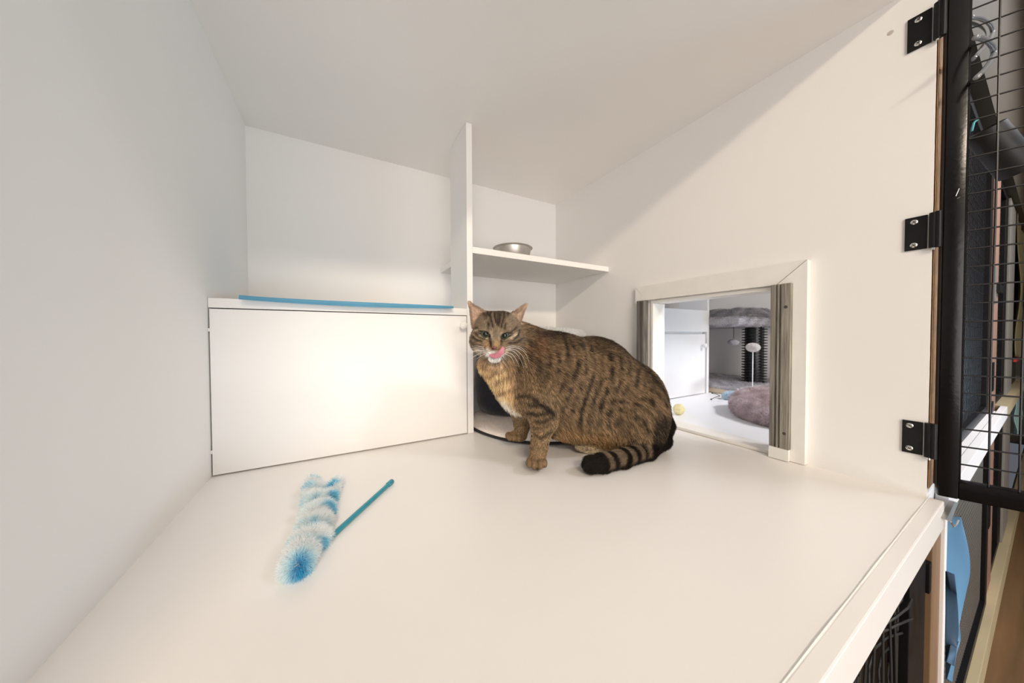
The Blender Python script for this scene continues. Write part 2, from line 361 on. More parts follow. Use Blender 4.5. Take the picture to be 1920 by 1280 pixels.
part('inner_bead', bx(0.0068, 0.0086, 0.002, 0.008, 0.034, DT-0.03, M=MD), BLACK, door)
part('bottom_rail', bx(0.0067, DW, 0, 0.020, 0.0055, 0.031, bev=0.0018, M=MD), BLACK, door, smooth=True, auto=0.6)
part('top_rail', bx(0.0067, DW, 0, 0.020, DT-0.025, DT, bev=0.0018, M=MD), BLACK, door, smooth=True, auto=0.6)
part('end_bar', bx(DW+0.0001, DW+0.02, 0, 0.020, 0.0055, DT, bev=0.0018, M=MD), BLACK, door, smooth=True, auto=0.6)
bm = bmesh.new()          # welded corner fillet
c0 = [bm.verts.new(MD @ Vector((0.0067+a, y, 0.031+b))) for y in (0.001, 0.017) for a, b in ((0, 0), (0.008, 0), (0.0045, 0.0012), (0.0018, 0.0035), (0, 0.008))]
bm.faces.new(c0[:5]); bm.faces.new(c0[5:][::-1])
for i in range(5): bm.faces.new([c0[i], c0[5+i], c0[5+(i+1) % 5], c0[(i+1) % 5]])
part('weld', bm, BLACK, door)
bm = bmesh.new(); mesh_wires(bm, HG+DN*0.006, DD, ZV, 0.0075, DW, 0.031, DT-0.03, 0.0244, 0.0264, 0.0012, 0.0009, 0.0261, jit=0.0004)
part('wire_mesh', bm, WIRE, door)
part('gasket_strip', bx(-0.0135, -0.0122, 0.003, 0.0120, 0.02, DT, M=MD), GREYM, door)
for za, zb, wa in ((0.452, 0.462, -0.001), (0.448, 0.4495, 0.000)):
    bm = bmesh.new(); tube(bm, [MD @ Vector((wa-0.0012, -0.0003, za)), MD @ Vector((wa+0.0015, -0.0003, zb))], 0.0004, 6); part('paint_scratch', bm, CHROME, door)
# three hinges: leaf on the wall, knuckle, two chrome screws
for i, (zc, nm) in enumerate(((0.7145, 'top'), (0.406, 'middle'), (0.0885, 'bottom'))):
    h = empty('butt_hinge', (0, -0.915, zc-0.026), label='black butt hinge with two chrome screws, %s of the three on the right wall' % nm, cat='hinge', group='hinges of the open wire door')
    part('wall_leaf', bx(-0.0022, -0.0002, -0.9205, -0.8975-0.0015*i, zc-0.0255, zc+0.0255, bev=0.0006), BLACKS, h)
    bm = bmesh.new(); tube(bm, [(-0.0035, -0.9262, zc-0.026), (-0.0035, -0.9262, zc+0.026)], 0.0042, 20); part('knuckle', bm, BLACKS, h, smooth=True, auto=0.8)
    bm = bmesh.new(); tube(bm, [(-0.0035, -0.9262, zc-0.0295), (-0.0035, -0.9262, zc-0.0262)], 0.0022, 12); part('pin', bm, CHROME, h)
    bm = bmesh.new(); tube(bm, [(-0.0050, -0.9308, zc-0.0265), (-0.0050, -0.9308, zc+0.0265)], 0.0035, 12); part('door_leaf', bm, BLACKS, h, smooth=True, auto=0.8)
    for dz in (-0.0178, 0.0178):
        Ms = Matrix.Translation((-0.0023, -0.908, zc+dz)) @ Matrix.Rotation(-PI/2, 4, 'Y')
        bm = bmesh.new(); lathe(bm, [(0, 0.0010), (0.0018, 0.0010), (0.0036, 0.0003), (0.0038, 0)], 24, Ms)
        sc_ = part('screw', bm, CHROME, h, smooth=True)
        bm = bmesh.new(); box(bm, -0.0021, 0.0021, -0.0004, 0.0004, 0.0009, 0.0012, M=Ms @ Matrix.Rotation(0.6, 4, 'Z')); box(bm, -0.0004, 0.0004, -0.0021, 0.0021, 0.0009, 0.0012, M=Ms @ Matrix.Rotation(0.6, 4, 'Z'))
        part('cross_slot', bm, DARK, sc_)
# ================================================================== lower unit of our column
ZF = -0.68
LI = mat('lower_unit_brown_board', (0.34, 0.24, 0.17), 0.7, var=0.3, vscale=5)
struct('wall_lower_left', bx(-W-T, -W, -0.90, 0.05, ZF+0.06, -0.0405), LI)
struct('wall_lower_right', bx(0.0, T, -0.90, 0.05, ZF+0.06, -0.0405), LI)
struct('wall_lower_back', bx(-W, 3.4, 0.0, 0.05, ZF, -0.0405), LI)
ld = empty('lower_wire_door', (-0.5, -0.93, ZF+0.1), label='black framed wire mesh door below the edge of the cat platform', cat='door')
part('hinge_bar', bx(-0.135, -0.034, -0.930, -0.912, ZF+0.08, -0.046, bev=0.001), BLACKS, ld)
part('bottom_rail', bx(-0.97, -0.1355, -0.930, -0.912, ZF+0.08, ZF+0.11, bev=0.001), BLACKS, ld)
part('top_rail', bx(-0.97, -0.1355, -0.930, -0.912, -0.056, -0.046, bev=0.001), BLACKS, ld)
bm = bmesh.new()
for k in range(30):      # bowed diamond-like wires
    x = -0.139-k*0.0255
    tube(bm, [(x, -0.921-0.006*math.sin(i/10*PI)*math.sin(k*0.9), -0.057-(0.50)*i/10) for i in range(11)], 0.0013, 6)
for k in range(20):
    z = -0.07-k*0.0255
    tube(bm, [(-0.136-0.8*i/24, -0.9232-0.010*math.sin(i/24*PI*6+k), z+0.004*math.sin(i*1.1)) for i in range(25)], 0.0013, 6)
part('wire_mesh', bm, mat('dull_grey_wire', (0.04, 0.038, 0.034), 0.45, metal=0.4), ld)
bm = bx(-0.0335, -0.020, -0.9335, -0.9235, -0.132, -0.088, bev=0.001)
hb = obj('lower_hinge', bm, BLACKS); tag(hb, 'small black hinge on the wooden post below the platform', 'hinge')
tag(obj('wooden_post', bx(-0.0195, 0.046, -0.934, -0.905, ZF+0.08, -0.0415, bev=0.001), mat('tan_post', (0.26, 0.155, 0.08), 0.55, var=0.3, vscale=7, stretch=(9, 9, 0.5))), 'light brown wooden post under the right end of the cat platform', 'post')
tag(obj('white_edge_strip', bx(0.0465, 0.064, -0.938, -0.905, ZF+0.08, -0.0415, bev=0.001), NWHITE), 'thin white vertical edging strip beside the wooden post', 'strip')
# ================================================================== the row of units beyond, seen past the door
YP = -0.907
def px(x_, y=YP, yy=600): return atY(x_, yy, y).x
struct('trim_4', bx(T+0.001, px(1860), -0.9400, -0.9270, -0.040, 0.0005, bev=0.001), NWHITE, 'white edging board of the neighbouring platform seen under the wire door')
CREAM = mat('cream_paint', (0.50, 0.42, 0.26), 0.5, var=0.12, vscale=6)
struct('trim_5', bx(0.05, 4.2, -0.938, -0.915, ZF, ZF+0.075, bev=0.001), CREAM, 'cream kickboard along the foot of the units')
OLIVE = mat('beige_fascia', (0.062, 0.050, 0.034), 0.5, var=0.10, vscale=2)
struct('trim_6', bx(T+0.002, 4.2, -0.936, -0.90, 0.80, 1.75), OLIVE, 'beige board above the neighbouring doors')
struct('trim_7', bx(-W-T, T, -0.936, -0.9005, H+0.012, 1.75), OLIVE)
def unit_door(name, x0, x1, z0, z1, y, label, fine=0.0264, frame=0.02, r=0.0011):
    e = empty(name, ((x0+x1)/2, y, z0), label=label, cat='door')
    part('left_bar', bx(x0, x0+frame, y-0.010, y+0.010, z0, z1, bev=0.001), BLACKS, e)
    part('right_bar', bx(x1-frame*2.2, x1, y-0.010, y+0.010, z0, z1, bev=0.001), BLACKS, e)
    part('bottom_rail', bx(x0+frame, x1-frame*2.2, y-0.010, y+0.010, z0, z0+0.025), BLACKS, e)
    part('top_rail', bx(x0+frame, x1-frame*2.2, y-0.010, y+0.010, z1-0.025, z1), BLACKS, e)
    bm = bmesh.new(); mesh_wires(bm, Vector((0, y, 0)), Vector((1, 0, 0)), ZV, x0+frame, x1-frame*2.2, z0+0.025, z1-0.025, fine, fine, r, fine, fine, seg=5)
    part('wire_mesh', bm, WIRE if r < 0.0012 else mat('galvanised_wire', (0.13, 0.12, 0.105), 0.5, metal=0.3), e); return e
XP0, XP1 = px(1846), px(1858)
unit_door('closed_wire_door', T+0.004, XP0-0.004, 0.003, 0.79, YP, 'closed black wire mesh door of the next unit, seen through the open wire door')
unit_door('lower_wire_door', T+0.02, XP0-0.004, ZF+0.08, -0.045, YP-0.006, 'closed black wire mesh door low beside the wooden floor, behind the hanging papers', fine=0.0132, r=0.0014)
tag(obj('pine_post', bx(XP0, XP1, YP-0.012, YP+0.03, ZF+0.076, 0.795, bev=0.001), WOODP), 'pinkish pine post between two units, seen through the wire door', 'post')
XQ0, XQ1 = px(1868), px(1877)
unit_door('closed_wire_door', XP1+0.004, XQ1, 0.003, 0.79, YP, 'narrow glimpse of a black wire door right behind the pine post', frame=0.05)
unit_door('lower_wire_door', XP1+0.004, XQ1, ZF+0.08, -0.045, YP, 'low black wire door just right of the pine post near the floor', frame=0.05)
tag(obj('grey_post', bx(XQ1+0.004, px(1888), YP-0.015, YP+0.03, ZF+0.076, 0.795, bev=0.001), mat('grey_white_post', (0.26, 0.25, 0.23), 0.5)), 'greyish white post beyond the pine post', 'post')
struct('trim_8', bx(px(1860)+0.001, 3.4, -0.9400, -0.9, -0.040, 0.0), CREAM)
tag(obj('pale_strip', bx(px(1860, YP-0.010), px(1865, YP-0.010), YP-0.0115, YP-0.0102, 0.02, 0.60), mat('pale_strip_paint', (0.40, 0.36, 0.28), 0.6)), 'thin pale vertical strip just right of the pine post', 'strip')
# latch on the pine post
la = empty('door_latch', (XP0+0.03, YP-0.02, 0.3), label='small dark metal latch on the pine post', cat='latch')
part('plate', bx(XP0+0.01, XP0+0.06, YP-0.016, YP-0.0125, 0.345, 0.46), STEEL, la)
part('bolt', bx(XP0+0.05, XP1+0.03, YP-0.022, YP-0.0165, 0.385, 0.41), BLACKS, la)
for z in (-0.01, -0.32, 0.115):
    tag(obj('post_hinge', bx(XP0+0.005, XP0+0.05, YP-0.0165, YP-0.0125, z-0.045, z+0.045), BLACKS), 'small black hinge plate on the pine post, %s' % {-0.01: 'just below the platform height', -0.32: 'low near the floor', 0.115: 'above the platform'}[z], 'hinge', 'hinges on the pine post')
# beyond: things hanging on the far units
xf0 = px(1889)
tag(obj('dark_wire_door', bx(xf0, xf0+0.5, YP-0.006, YP+0.01, 0.0, 0.75), mat('far_dark', (0.03, 0.028, 0.025), 0.6)), 'dark door of the farthest visible unit', 'door')
def cloth(name, x0, x1, y0, z0, z1, m, label, amp=0.02, seed=0, waist=0.0):
    bm = bmesh.new(); nx, nz = 24, 30; R = random.Random(seed); ph = [R.random()*6 for _ in range(6)]; G = []
    for s in (0, 1):
        g = []
        for j in range(nz+1):
            v = j/nz; row = []
            for i in range(nx+1):
                u = i/nx; sq = 1-waist*math.sin(v*PI)
                x = (x0+x1)/2+(u-0.5)*(x1-x0)*sq
                y = y0-amp*(0.6+0.4*math.sin(u*14+ph[0]+v*1.5)+0.35*math.sin(v*9+ph[1]+u*3))*(0.5+v)+s*0.003
                row.append(bm.verts.new((x, y, z1-(z1-z0)*v+0.012*math.sin(u*5+ph[2])*v)))
            g.append(row)
        G.append(g)
    for j in range(nz):
        for i in range(nx):
            bm.faces.new([G[0][j][i], G[0][j+1][i], G[0][j+1][i+1], G[0][j][i+1]]); bm.faces.new([G[1][j][i], G[1][j][i+1], G[1][j+1][i+1], G[1][j+1][i]])
    for j in range(nz):
        for i in (0, nx): bm.faces.new([G[0][j][i], G[1][j][i], G[1][j+1][i], G[0][j+1][i]])
    for i in range(nx):
        for j in (0, nz): bm.faces.new([G[0][j][i], G[0][j][i+1], G[1][j][i+1], G[1][j][i]])
    return tag(obj(name, bm, m, smooth=True), label, 'cloth')
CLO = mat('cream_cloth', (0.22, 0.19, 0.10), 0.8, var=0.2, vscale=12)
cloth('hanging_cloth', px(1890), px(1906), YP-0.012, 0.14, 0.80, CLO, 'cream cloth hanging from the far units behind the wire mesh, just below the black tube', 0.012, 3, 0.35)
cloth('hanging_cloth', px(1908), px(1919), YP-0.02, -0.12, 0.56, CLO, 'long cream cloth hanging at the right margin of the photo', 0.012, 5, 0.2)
cloth('hanging_cloth', px(1889), px(1901), YP-0.018, -0.22, -0.02, mat('teal_cloth', (0.28, 0.45, 0.46), 0.8), 'pale teal cloth hanging low on the far units', 0.010, 8)
tag(obj('red_clip', bx(px(1890), px(1897), -0.93, -0.922, 0.12, 0.135, bev=0.001), mat('red_plastic', (0.6, 0.05, 0.04), 0.5)), 'small red clip on the far units behind the wire mesh', 'clip')
# ---------------------------------------------------------------- black tube hung behind the open door, and pipe loops
ta, tb = at(1846, 243, 0.470), at(1912, 322, 0.462)
bt = empty('black_tube', tuple(ta), label='thick black open ended tube hanging behind the open wire door', cat='tube')
ax = (tb-ta).normalized(); Mt = Matrix.Translation(ta) @ ax.to_track_quat('Z', 'Y').to_matrix().to_4x4(); L_ = (tb-ta).length
bm = bmesh.new(); lathe(bm, [(0.0175, 0), (0.0195, 0.001), (0.0195, L_-0.002), (0.018, L_), (0, L_), (0, L_-0.003), (0.0172, L_-0.004), (0.0175, 0)], 48, Mt)
part('tube_body', bm, mat('matt_black_rubber', (0.012, 0.013, 0.014), 0.5), bt, smooth=True, auto=0.8)
bm = bmesh.new(); tube(bm, [at(1822, 246, 0.49), at(1826, 230, 0.49), at(1835, 222, 0.488)], 0.0013, 8); part('blue_rim', bm, mat('cyan_plastic', (0.1, 0.45, 0.5), 0.4), bt)
PIPE = mat('grey_clear_pipe', (0.22, 0.225, 0.23), 0.2, spec=0.8)
for nm, pts in (('upper', [(1818, 33), (1838, 34), (1856, 45), (1861, 62), (1850, 84), (1836, 98), (1824, 111)]), ('lower', [(1829, 70), (1846, 74), (1860, 86), (1863, 100), (1856, 116), (1844, 132), (1831, 145)])):
    bm = bmesh.new(); P = [atY(x, y, -0.943 if nm == 'upper' else -0.960) for x, y in pts]
    tube(bm, spline(P, 30), 0.0032, 12); tag(obj('pipe_loop', bm, PIPE, smooth=True), '%s of two grey pipe loops on the beige board above the next unit' % nm, 'pipe', 'grey pipe loops')
# ---------------------------------------------------------------- papers clipped on the lower door
PB = mat('blue_paper', (0.10, 0.24, 0.40), 0.6, var=0.05)
def sheet(name, rows, m, label, yl, yr, n=10):
    bm = bmesh.new(); G = []
    rows = [tuple(v) for v in spline([(r[0], r[1], r[2]) for r in rows], 40)]
    for s in (0, 1):
        g = []
        for (py, xl, xr) in rows:
            a = atY(xl, py, yl); b = atY(xr, py, yr); g.append([bm.verts.new(a.lerp(b, i/n)+Vector((0, -0.006*math.sin(i/n*PI)-0.0005*s, 0))) for i in range(n+1)])
        G.append(g)
    for g, f in ((G[0], 1), (G[1], 0)):
        for j in range(len(rows)-1):
            for i in range(n):
                q = [g[j][i], g[j+1][i], g[j+1][i+1], g[j][i+1]]; bm.faces.new(q if f else q[::-1])
    return tag(obj(name, bm, m, smooth=True), label, 'paper')
sheet('paper_sheet', [(966, 1776, 1799), (1000, 1773, 1809), (1040, 1773, 1817), (1075, 1773, 1818), (1110, 1774, 1811), (1150, 1774, 1801), (1168, 1774, 1797), (1195, 1774, 1799), (1225, 1773, 1788), (1272, 1772.5, 1775)], PB,
      'blue printed sheet clipped to the lower wire door beside the wooden post', -0.9255, -0.938)
sheet('paper_sheet', [(1070, 1772.5, 1774), (1100, 1772.5, 1781), (1140, 1772.5, 1787), (1175, 1772.5, 1788), (1210, 1772.5, 1782), (1240, 1772.5, 1774)], mat('navy_paper', (0.03, 0.07, 0.13), 0.5),
      'darker navy sheet hanging in front of the blue one by the wooden post', -0.953, -0.957)
bm = bmesh.new()       # lines of print, too small to read
for k in range(12):
    for j in range(5):
        py = 985+k*12+j*-3; xl = 1776+j*7.4
        if xl+5 > 1813 or random.random() < 0.15: continue
        a, b = atY(xl, py+3, -0.9455+0.0002*j), atY(xl+5.5, py, -0.9458); ngon(bm, [a, b, b+Vector((0, 0, -0.0016)), a+Vector((0, 0, -0.0016))])
bm.free()
cl = empty('bulldog_clip', tuple(atY(1790, 960, -0.945)), label='silver bulldog clip holding the blue sheet', cat='clip')
def pxbox(pts, y0, y1):
    bm = bmesh.new(); a = [bm.verts.new(atY(x, y, y0)) for x, y in pts]; b = [bm.verts.new(v.co+Vector((0.002, y1-y0, 0))) for v in a]; n = len(pts)
    bm.faces.new(a); bm.faces.new(b[::-1])
    for i in range(n): bm.faces.new([a[i], b[i], b[(i+1) % n], a[(i+1) % n]])
    return bm
part('jaw', pxbox([(1790, 941), (1797, 942), (1783, 978), (1775, 973)], -0.946, -0.9405), STEEL, cl)
bm = bmesh.new(); tube(bm, [atY(x, y, -0.947) for x, y in ((1783, 978), (1787, 987), (1793, 984), (1797, 975))], 0.0010, 8); part('wire_arm', bm, STEEL, cl)
# ================================================================== the corridor
WF = mat('corridor_wood_floor', (0.19, 0.11, 0.052), 0.4, var=0.35, vscale=4, stretch=(0.6, 7, 1), bump=0.1)
struct('floor_corridor', bx(-3.5, 4.2, -3.3, -0.90, ZF-0.05, ZF), WF)
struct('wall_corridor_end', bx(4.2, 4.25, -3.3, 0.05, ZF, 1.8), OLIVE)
struct('wall_corridor_left', bx(-3.55, -3.5, -3.3, 0.05, ZF, 1.8), mat('corridor_white', (0.72, 0.71, 0.70), 0.6))
struct('wall_corridor_opposite', bx(-3.5, 4.2, -3.35, -3.3, ZF, 1.8), MATS['corridor_white'])
struct('ceiling_corridor', bx(-3.5, 4.2, -3.3, -0.90, 1.8, 1.85), MATS['corridor_white'])
struct('wall_units_left', bx(-3.5, -W-T-0.001, -0.93, -0.90, ZF, 1.8), MATS['corridor_white'])
# ================================================================== pet bed behind the cat
LCREAM = (0.93, 0.84, 0.77)
def superring(R, r, cx, cy, z0, sx=1, sy=1, seg=72, rs=24, zscale=1.0, flat=0.0, swell=0.0):
    bm = bmesh.new(); rings = []
    for k in range(seg):
        a = 2*PI*k/seg; ring = []
        for j in range(rs):
            b = 2*PI*j/rs; rr = r*(1+0.05*math.sin(a*9)+0.03*math.sin(a*5+1)+swell*math.cos(a-0.42))
            x = (R+rr*math.cos(b))*math.cos(a)*sx; y = (R+rr*math.cos(b))*math.sin(a)*sy; z = z0*(rr/r if swell else 1)+max(rr*math.sin(b)*zscale, -r*zscale+flat); z = max(z, flat*0.6+0.0005)
            ring.append(bm.verts.new((cx+x, cy+y, z)))
        rings.append(ring)
    for k in range(seg):
        for j in range(rs):
            bm.faces.new([rings[k][j], rings[(k+1) % seg][j], rings[(k+1) % seg][(j+1) % rs], rings[k][(j+1) % rs]])
    return bm
bed = empty('pet_bed', (-0.28, -0.22, 0), label='navy blue fabric pet bed with cream fleece mat in the corner behind the cat', cat='pet bed')
bcx, bcy = -0.262, -0.232
def ell(bm, cx, cy, rx, ry, prof, seg=80, wob=0.0):
    rings = []
    for (s, z) in prof:
        if s < 1e-6: rings.append([bm.verts.new((cx, cy, z))]); continue
        rings.append([bm.verts.new((cx+rx*s*math.cos(2*PI*k/seg)*(1+wob*math.sin(k/seg*2*PI*5)), cy+ry*s*math.sin(2*PI*k/seg)*(1+wob*math.sin(k/seg*2*PI*4+1)), z+wob*0.03*math.sin(k/seg*2*PI*7))) for k in range(seg)])
    for a, b in zip(rings, rings[1:]):
        for k in range(seg):
            k2 = (k+1) % seg
            if len(a) == 1: bm.faces.new([a[0], b[k2], b[k]])
            elif len(b) == 1: bm.faces.new([a[k], a[k2], b[0]])
            else: bm.faces.new([a[k], a[k2], b[k2], b[k]])
    return rings
bm = bmesh.new(); ell(bm, -0.262, -0.272, 0.212, 0.212, [(0, 0.001), (0.97, 0.001), (0.995, 0.004), (0.985, 0.0095), (0.93, 0.014), (0.8, 0.0175), (0.5, 0.018), (0, 0.018)], wob=0.01)
fl = part('fleece_mat', bm, mat('cream_fleece', LCREAM, 0.95, var=0.1, vscale=40, bump=0.6, bscale=120), bed, smooth=True)
pile(fl, 8000, 0.006, 0.00035, lambda P, N: np.tile(np.array([[0.95, 0.86, 0.78]]), (len(P), 1)), spread=0.6, lean=(0, 0, 0.2), keep=lambda P, N: (P[:, 2] > 0.0105))
bm = bmesh.new(); n_ = 120
tube(bm, [(-0.262+0.2125*math.cos(2*PI*k/n_)*(1+0.01*math.sin(k/n_*2*PI*5)), -0.272+0.2125*math.sin(2*PI*k/n_)*(1+0.01*math.sin(k/n_*2*PI*4+1)), 0.0045) for k in range(n_+1)], 0.0032, 8, cap=False)
part('black_piping', bm, mat('black_piping', (0.015, 0.014, 0.016), 0.8), bed)
NAVY = mat('navy_fabric', (0.020, 0.021, 0.038), 0.9, var=0.35, vscale=90, bump=0.4, bscale=300, sheen=0.3)
bm = bmesh.new(); ell(bm, -0.228, -0.172, 0.186, 0.142, [(0.86, 0.019), (0.95, 0.022), (1.0, 0.045), (1.03, 0.09), (1.03, 0.14), (1.0, 0.19), (0.97, 0.230), (0.93, 0.245), (0.86, 0.245), (0.84, 0.23), (0.86, 0.14), (0.84, 0.04), (0.0, 0.036)], wob=0.012)
for v in bm.verts: v.co.z += (0.008-0.05*(v.co.x+0.29))*max(0, v.co.z-0.15)/0.1
part('navy_wall', bm, NAVY, bed, smooth=True)
bm = bmesh.new(); rg = ell(bm, -0.228, -0.172, 0.168, 0.128, [(0.93, 0.2455), (1.07, 0.242), (1.10, 0.252), (1.03, 0.262), (0.93, 0.262), (0.87, 0.252), (0.93, 0.2455)], wob=0.012)
for v in bm.verts: v.co.z += 0.008-0.05*(v.co.x+0.29)

rm = part('fleece_rim', bm, mat('grey_white_fleece', (0.62, 0.62, 0.60), 0.95, bump=0.5), bed, smooth=True)
pile(rm, 14000, 0.009, 0.0004, lambda P, N: np.tile(np.array([[0.88, 0.88, 0.86]]), (len(P), 1)), spread=0.5, lean=(0, 0, 0.2))
# ================================================================== furry teaser toy
TOYC = mat('blue_white_plush', (0.75, 0.80, 0.80), 0.9)
toy = empty('plush_wand_toy', (-0.81, -0.5, 0), label='fluffy white and blue striped plush teaser toy lying on the platform', cat='cat toy')
def blobs(pts, res=0.003, k=0.012):
    """smooth union of spheres strung along pts [(x,y,z,r)...] as one closed surface"""
    P = np.array(pts); lo = (P[:, :3]-P[:, 3:]).min(0)-0.012; hi = (P[:, :3]+P[:, 3:]).max(0)+0.012
    n = np.ceil((hi-lo)/res).astype(int)+1; g = np.stack(np.meshgrid(*[lo[i]+res*np.arange(n[i]) for i in range(3)], indexing='ij'), -1); f = np.full(g.shape[:3], 9.0)
    for p in P: f = smin(f, np.linalg.norm(g-p[:3], axis=-1)-p[3], k)
    return surface_nets(f, lo, res)
def smin(a, b, k):
    h = np.maximum(k-np.abs(a-b), 0)/k; return np.minimum(a, b)-h*h*k*0.25
def smax(a, b, k): return -smin(-a, -b, k)
def surface_nets(f, lo, res):
    s = f < 0; nx, ny, nz = f.shape
    c = np.zeros((nx-1, ny-1, nz-1), int)
    for i in (0, 1):
        for j in (0, 1):
            for k in (0, 1): c += s[i:nx-1+i, j:ny-1+j, k:nz-1+k]
    act = (c > 0) & (c < 8); idx = -np.ones(act.shape, int); I = np.argwhere(act); idx[act] = np.arange(len(I))
    acc = np.zeros((len(I), 3)); cnt = np.zeros(len(I)); C8 = [(a, b, d) for a in (0, 1) for b in (0, 1) for d in (0, 1)]
    for p in C8:
        for ax_ in range(3):
            if p[ax_]: continue
            q = list(p); q[ax_] = 1
            fa = f[I[:, 0]+p[0], I[:, 1]+p[1], I[:, 2]+p[2]]; fb = f[I[:, 0]+q[0], I[:, 1]+q[1], I[:, 2]+q[2]]
            m_ = (fa < 0) != (fb < 0); t = np.where(m_, fa/np.where(m_, fa-fb, 1), 0)
            pos = np.array(p, float)[None].repeat(len(I), 0); pos[:, ax_] += t
            acc[m_] += pos[m_]; cnt[m_] += 1
    V = lo+res*(I+acc/np.maximum(cnt, 1)[:, None]); F = []
    for ax_ in range(3):
        a1, a2 = [(1, 2), (2, 0), (0, 1)][ax_]
        sl0 = [slice(None)]*3; sl1 = [slice(None)]*3; sl0[ax_] = slice(0, -1); sl1[ax_] = slice(1, None)
        s0 = s[tuple(sl0)]; s1 = s[tuple(sl1)]; e = np.argwhere(s0 != s1)
        ok = (e[:, a1] > 0) & (e[:, a2] > 0) & (e[:, a1] < f.shape[a1]-1) & (e[:, a2] < f.shape[a2]-1); e = e[ok]
        fl_ = s0[tuple(e.T)]
        def g_(d1, d2):
            q = e.copy(); q[:, a1] += d1; q[:, a2] += d2; return idx[tuple(q.T)]
        quad = np.stack([g_(-1, -1), g_(0, -1), g_(0, 0), g_(-1, 0)], 1); quad[~fl_] = quad[~fl_][:, ::-1]; F.append(quad)
    return V, np.concatenate(F)
def np_mesh(name, V, F, m, parent=None, smooth_it=0):
    if smooth_it:
        E_ = np.concatenate([F[:, [0, 1]], F[:, [1, 2]], F[:, [2, 3]], F[:, [3, 0]]]); E_ = np.concatenate([E_, E_[:, ::-1]])
        cn = np.bincount(E_[:, 0], minlength=len(V))[:, None]
        for it in range(smooth_it):
            for lam in (0.55, -0.57) if smooth_it > 2 else (0.5,):
                A = np.stack([np.bincount(E_[:, 0], V[E_[:, 1], d_], minlength=len(V)) for d_ in range(3)], 1)/np.maximum(cn, 1)
                V = V+lam*(A-V)
    me = bpy.data.meshes.new(name); me.vertices.add(len(V)); me.vertices.foreach_set('co', V.astype(np.float32).ravel())
    me.loops.add(F.size); me.loops.foreach_set('vertex_index', F.astype(np.int32).ravel()); me.polygons.add(len(F))
    me.polygons.foreach_set('loop_start', (np.arange(len(F))*4).astype(np.int32)); me.polygons.foreach_set('use_smooth', np.ones(len(F), bool))
    me.update(calc_edges=True); me.validate()
    o = bpy.data.objects.new(name, me); COL.objects.link(o); me.materials.append(m)
    if parent: keep_parent(o, parent)
    return o
def vnoise_lazy(P): return 0.5+0.25*np.sin(P[:, 0]*210+np.sin(P[:, 1]*170)*2)+0.25*np.sin(P[:, 1]*260+np.sin(P[:, 0]*120)*2+P[:, 2]*100)
tp = []
for x, y, r in [(557, 1054, 27), (566, 1033, 30), (574, 1012, 27), (583, 985, 23), (588, 960, 22), (590, 935, 20), (588, 915, 17), (606, 950, 19), (617, 925, 13), (625, 908, 11), (632, 898, 9), (600, 975, 21), (594, 1005, 24), (585, 900, 12)]:
    g_ = atZ(x, y, 0.011); d_ = (g_-CAM).dot(c_f); rr = r*d_/FPX*0.60; tp.append((g_.x, g_.y, rr*0.55+0.002, rr))
V_, F_ = blobs(tp, 0.0025, 0.010)
V_[:, 2] = np.maximum(V_[:, 2], 0.0015)
body_ = np_mesh('plush_body', V_, F_, TOYC, toy, 3)
A0 = np.array(atZ(556, 1085, 0.015))[:2]; A1 = np.array(atZ(600, 905, 0.015))[:2]; axv = (A1-A0)/np.linalg.norm(A1-A0); perp = np.array([-axv[1], axv[0]])
def toycol(P, N):
    s = (P[:, :2]-A0)@axv; c = (P[:, :2]-A0)@perp; Ls = np.linalg.norm(A1-A0); t = s/Ls
    ph = (t-0.30)*12+np.sin(c*120+t*9)*0.16+np.sin(c*50+2)*0.2-(c*c)*900
    st = np.clip((np.cos(ph*2*PI)-0.2)*2.6, 0, 1)*np.clip((t-0.24)*25, 0, 1)
    st = st*(0.55+0.45*np.sin(c*150+t*37))
    nose = np.exp(-(((t-0.085)/0.055)**2+((c-0.001)/0.005)**2))
    st = st*np.clip(vnoise_lazy(P)*3-0.6, 0.1, 1)
    halo = np.exp(-(((t-0.10)/0.07)**2+((c+0.003)/0.013)**2))
    q = np.clip(st*0.95+halo*0.45, 0, 1)[:, None]
    wht = np.array([[0.97, 0.99, 0.99]]); blu = np.array([[0.18, 0.66, 0.84]]); deep = np.array([[0.0, 0.50, 0.76]])
    c_ = wht*(1-q)+blu*q; n_ = np.clip(nose*1.2-0.1, 0, 1)[:, None]; return c_*(1-n_)+deep*n_
def toylean(): return (-axv[0]*0.6, -axv[1]*0.6, -0.3)
pile(body_, 32000, 0.0100, 0.00026, toycol, lean=toylean(), spread=0.42)
st_ = empty('wand_stick', tuple(atZ(670, 960, 0)), label='thin teal plastic stick lying beside the plush teaser toy', cat='stick')
TEAL = mat('teal_plastic', (0.035, 0.29, 0.37), 0.35, var=0.15, vscale=60)
p0 = atZ(610, 1016, 0.0035); p1 = atZ(735, 902, 0.0035); dv = (p1-p0).normalized()
bm = bmesh.new(); tube(bm, [p0, p0+dv*0.01, p1-dv*0.012], 0.0033, 18); part('rod', bm, TEAL, st_, smooth=True, auto=0.8)
bm = bmesh.new(); tube(bm, [p1-dv*0.013, p1-dv*0.0125, p1-dv*0.002, p1, p1+dv*0.002], [0.0033, 0.0042, 0.0044, 0.0040, 0.0015], 18); part('end_cap', bm, TEAL, st_, smooth=True, auto=0.8)
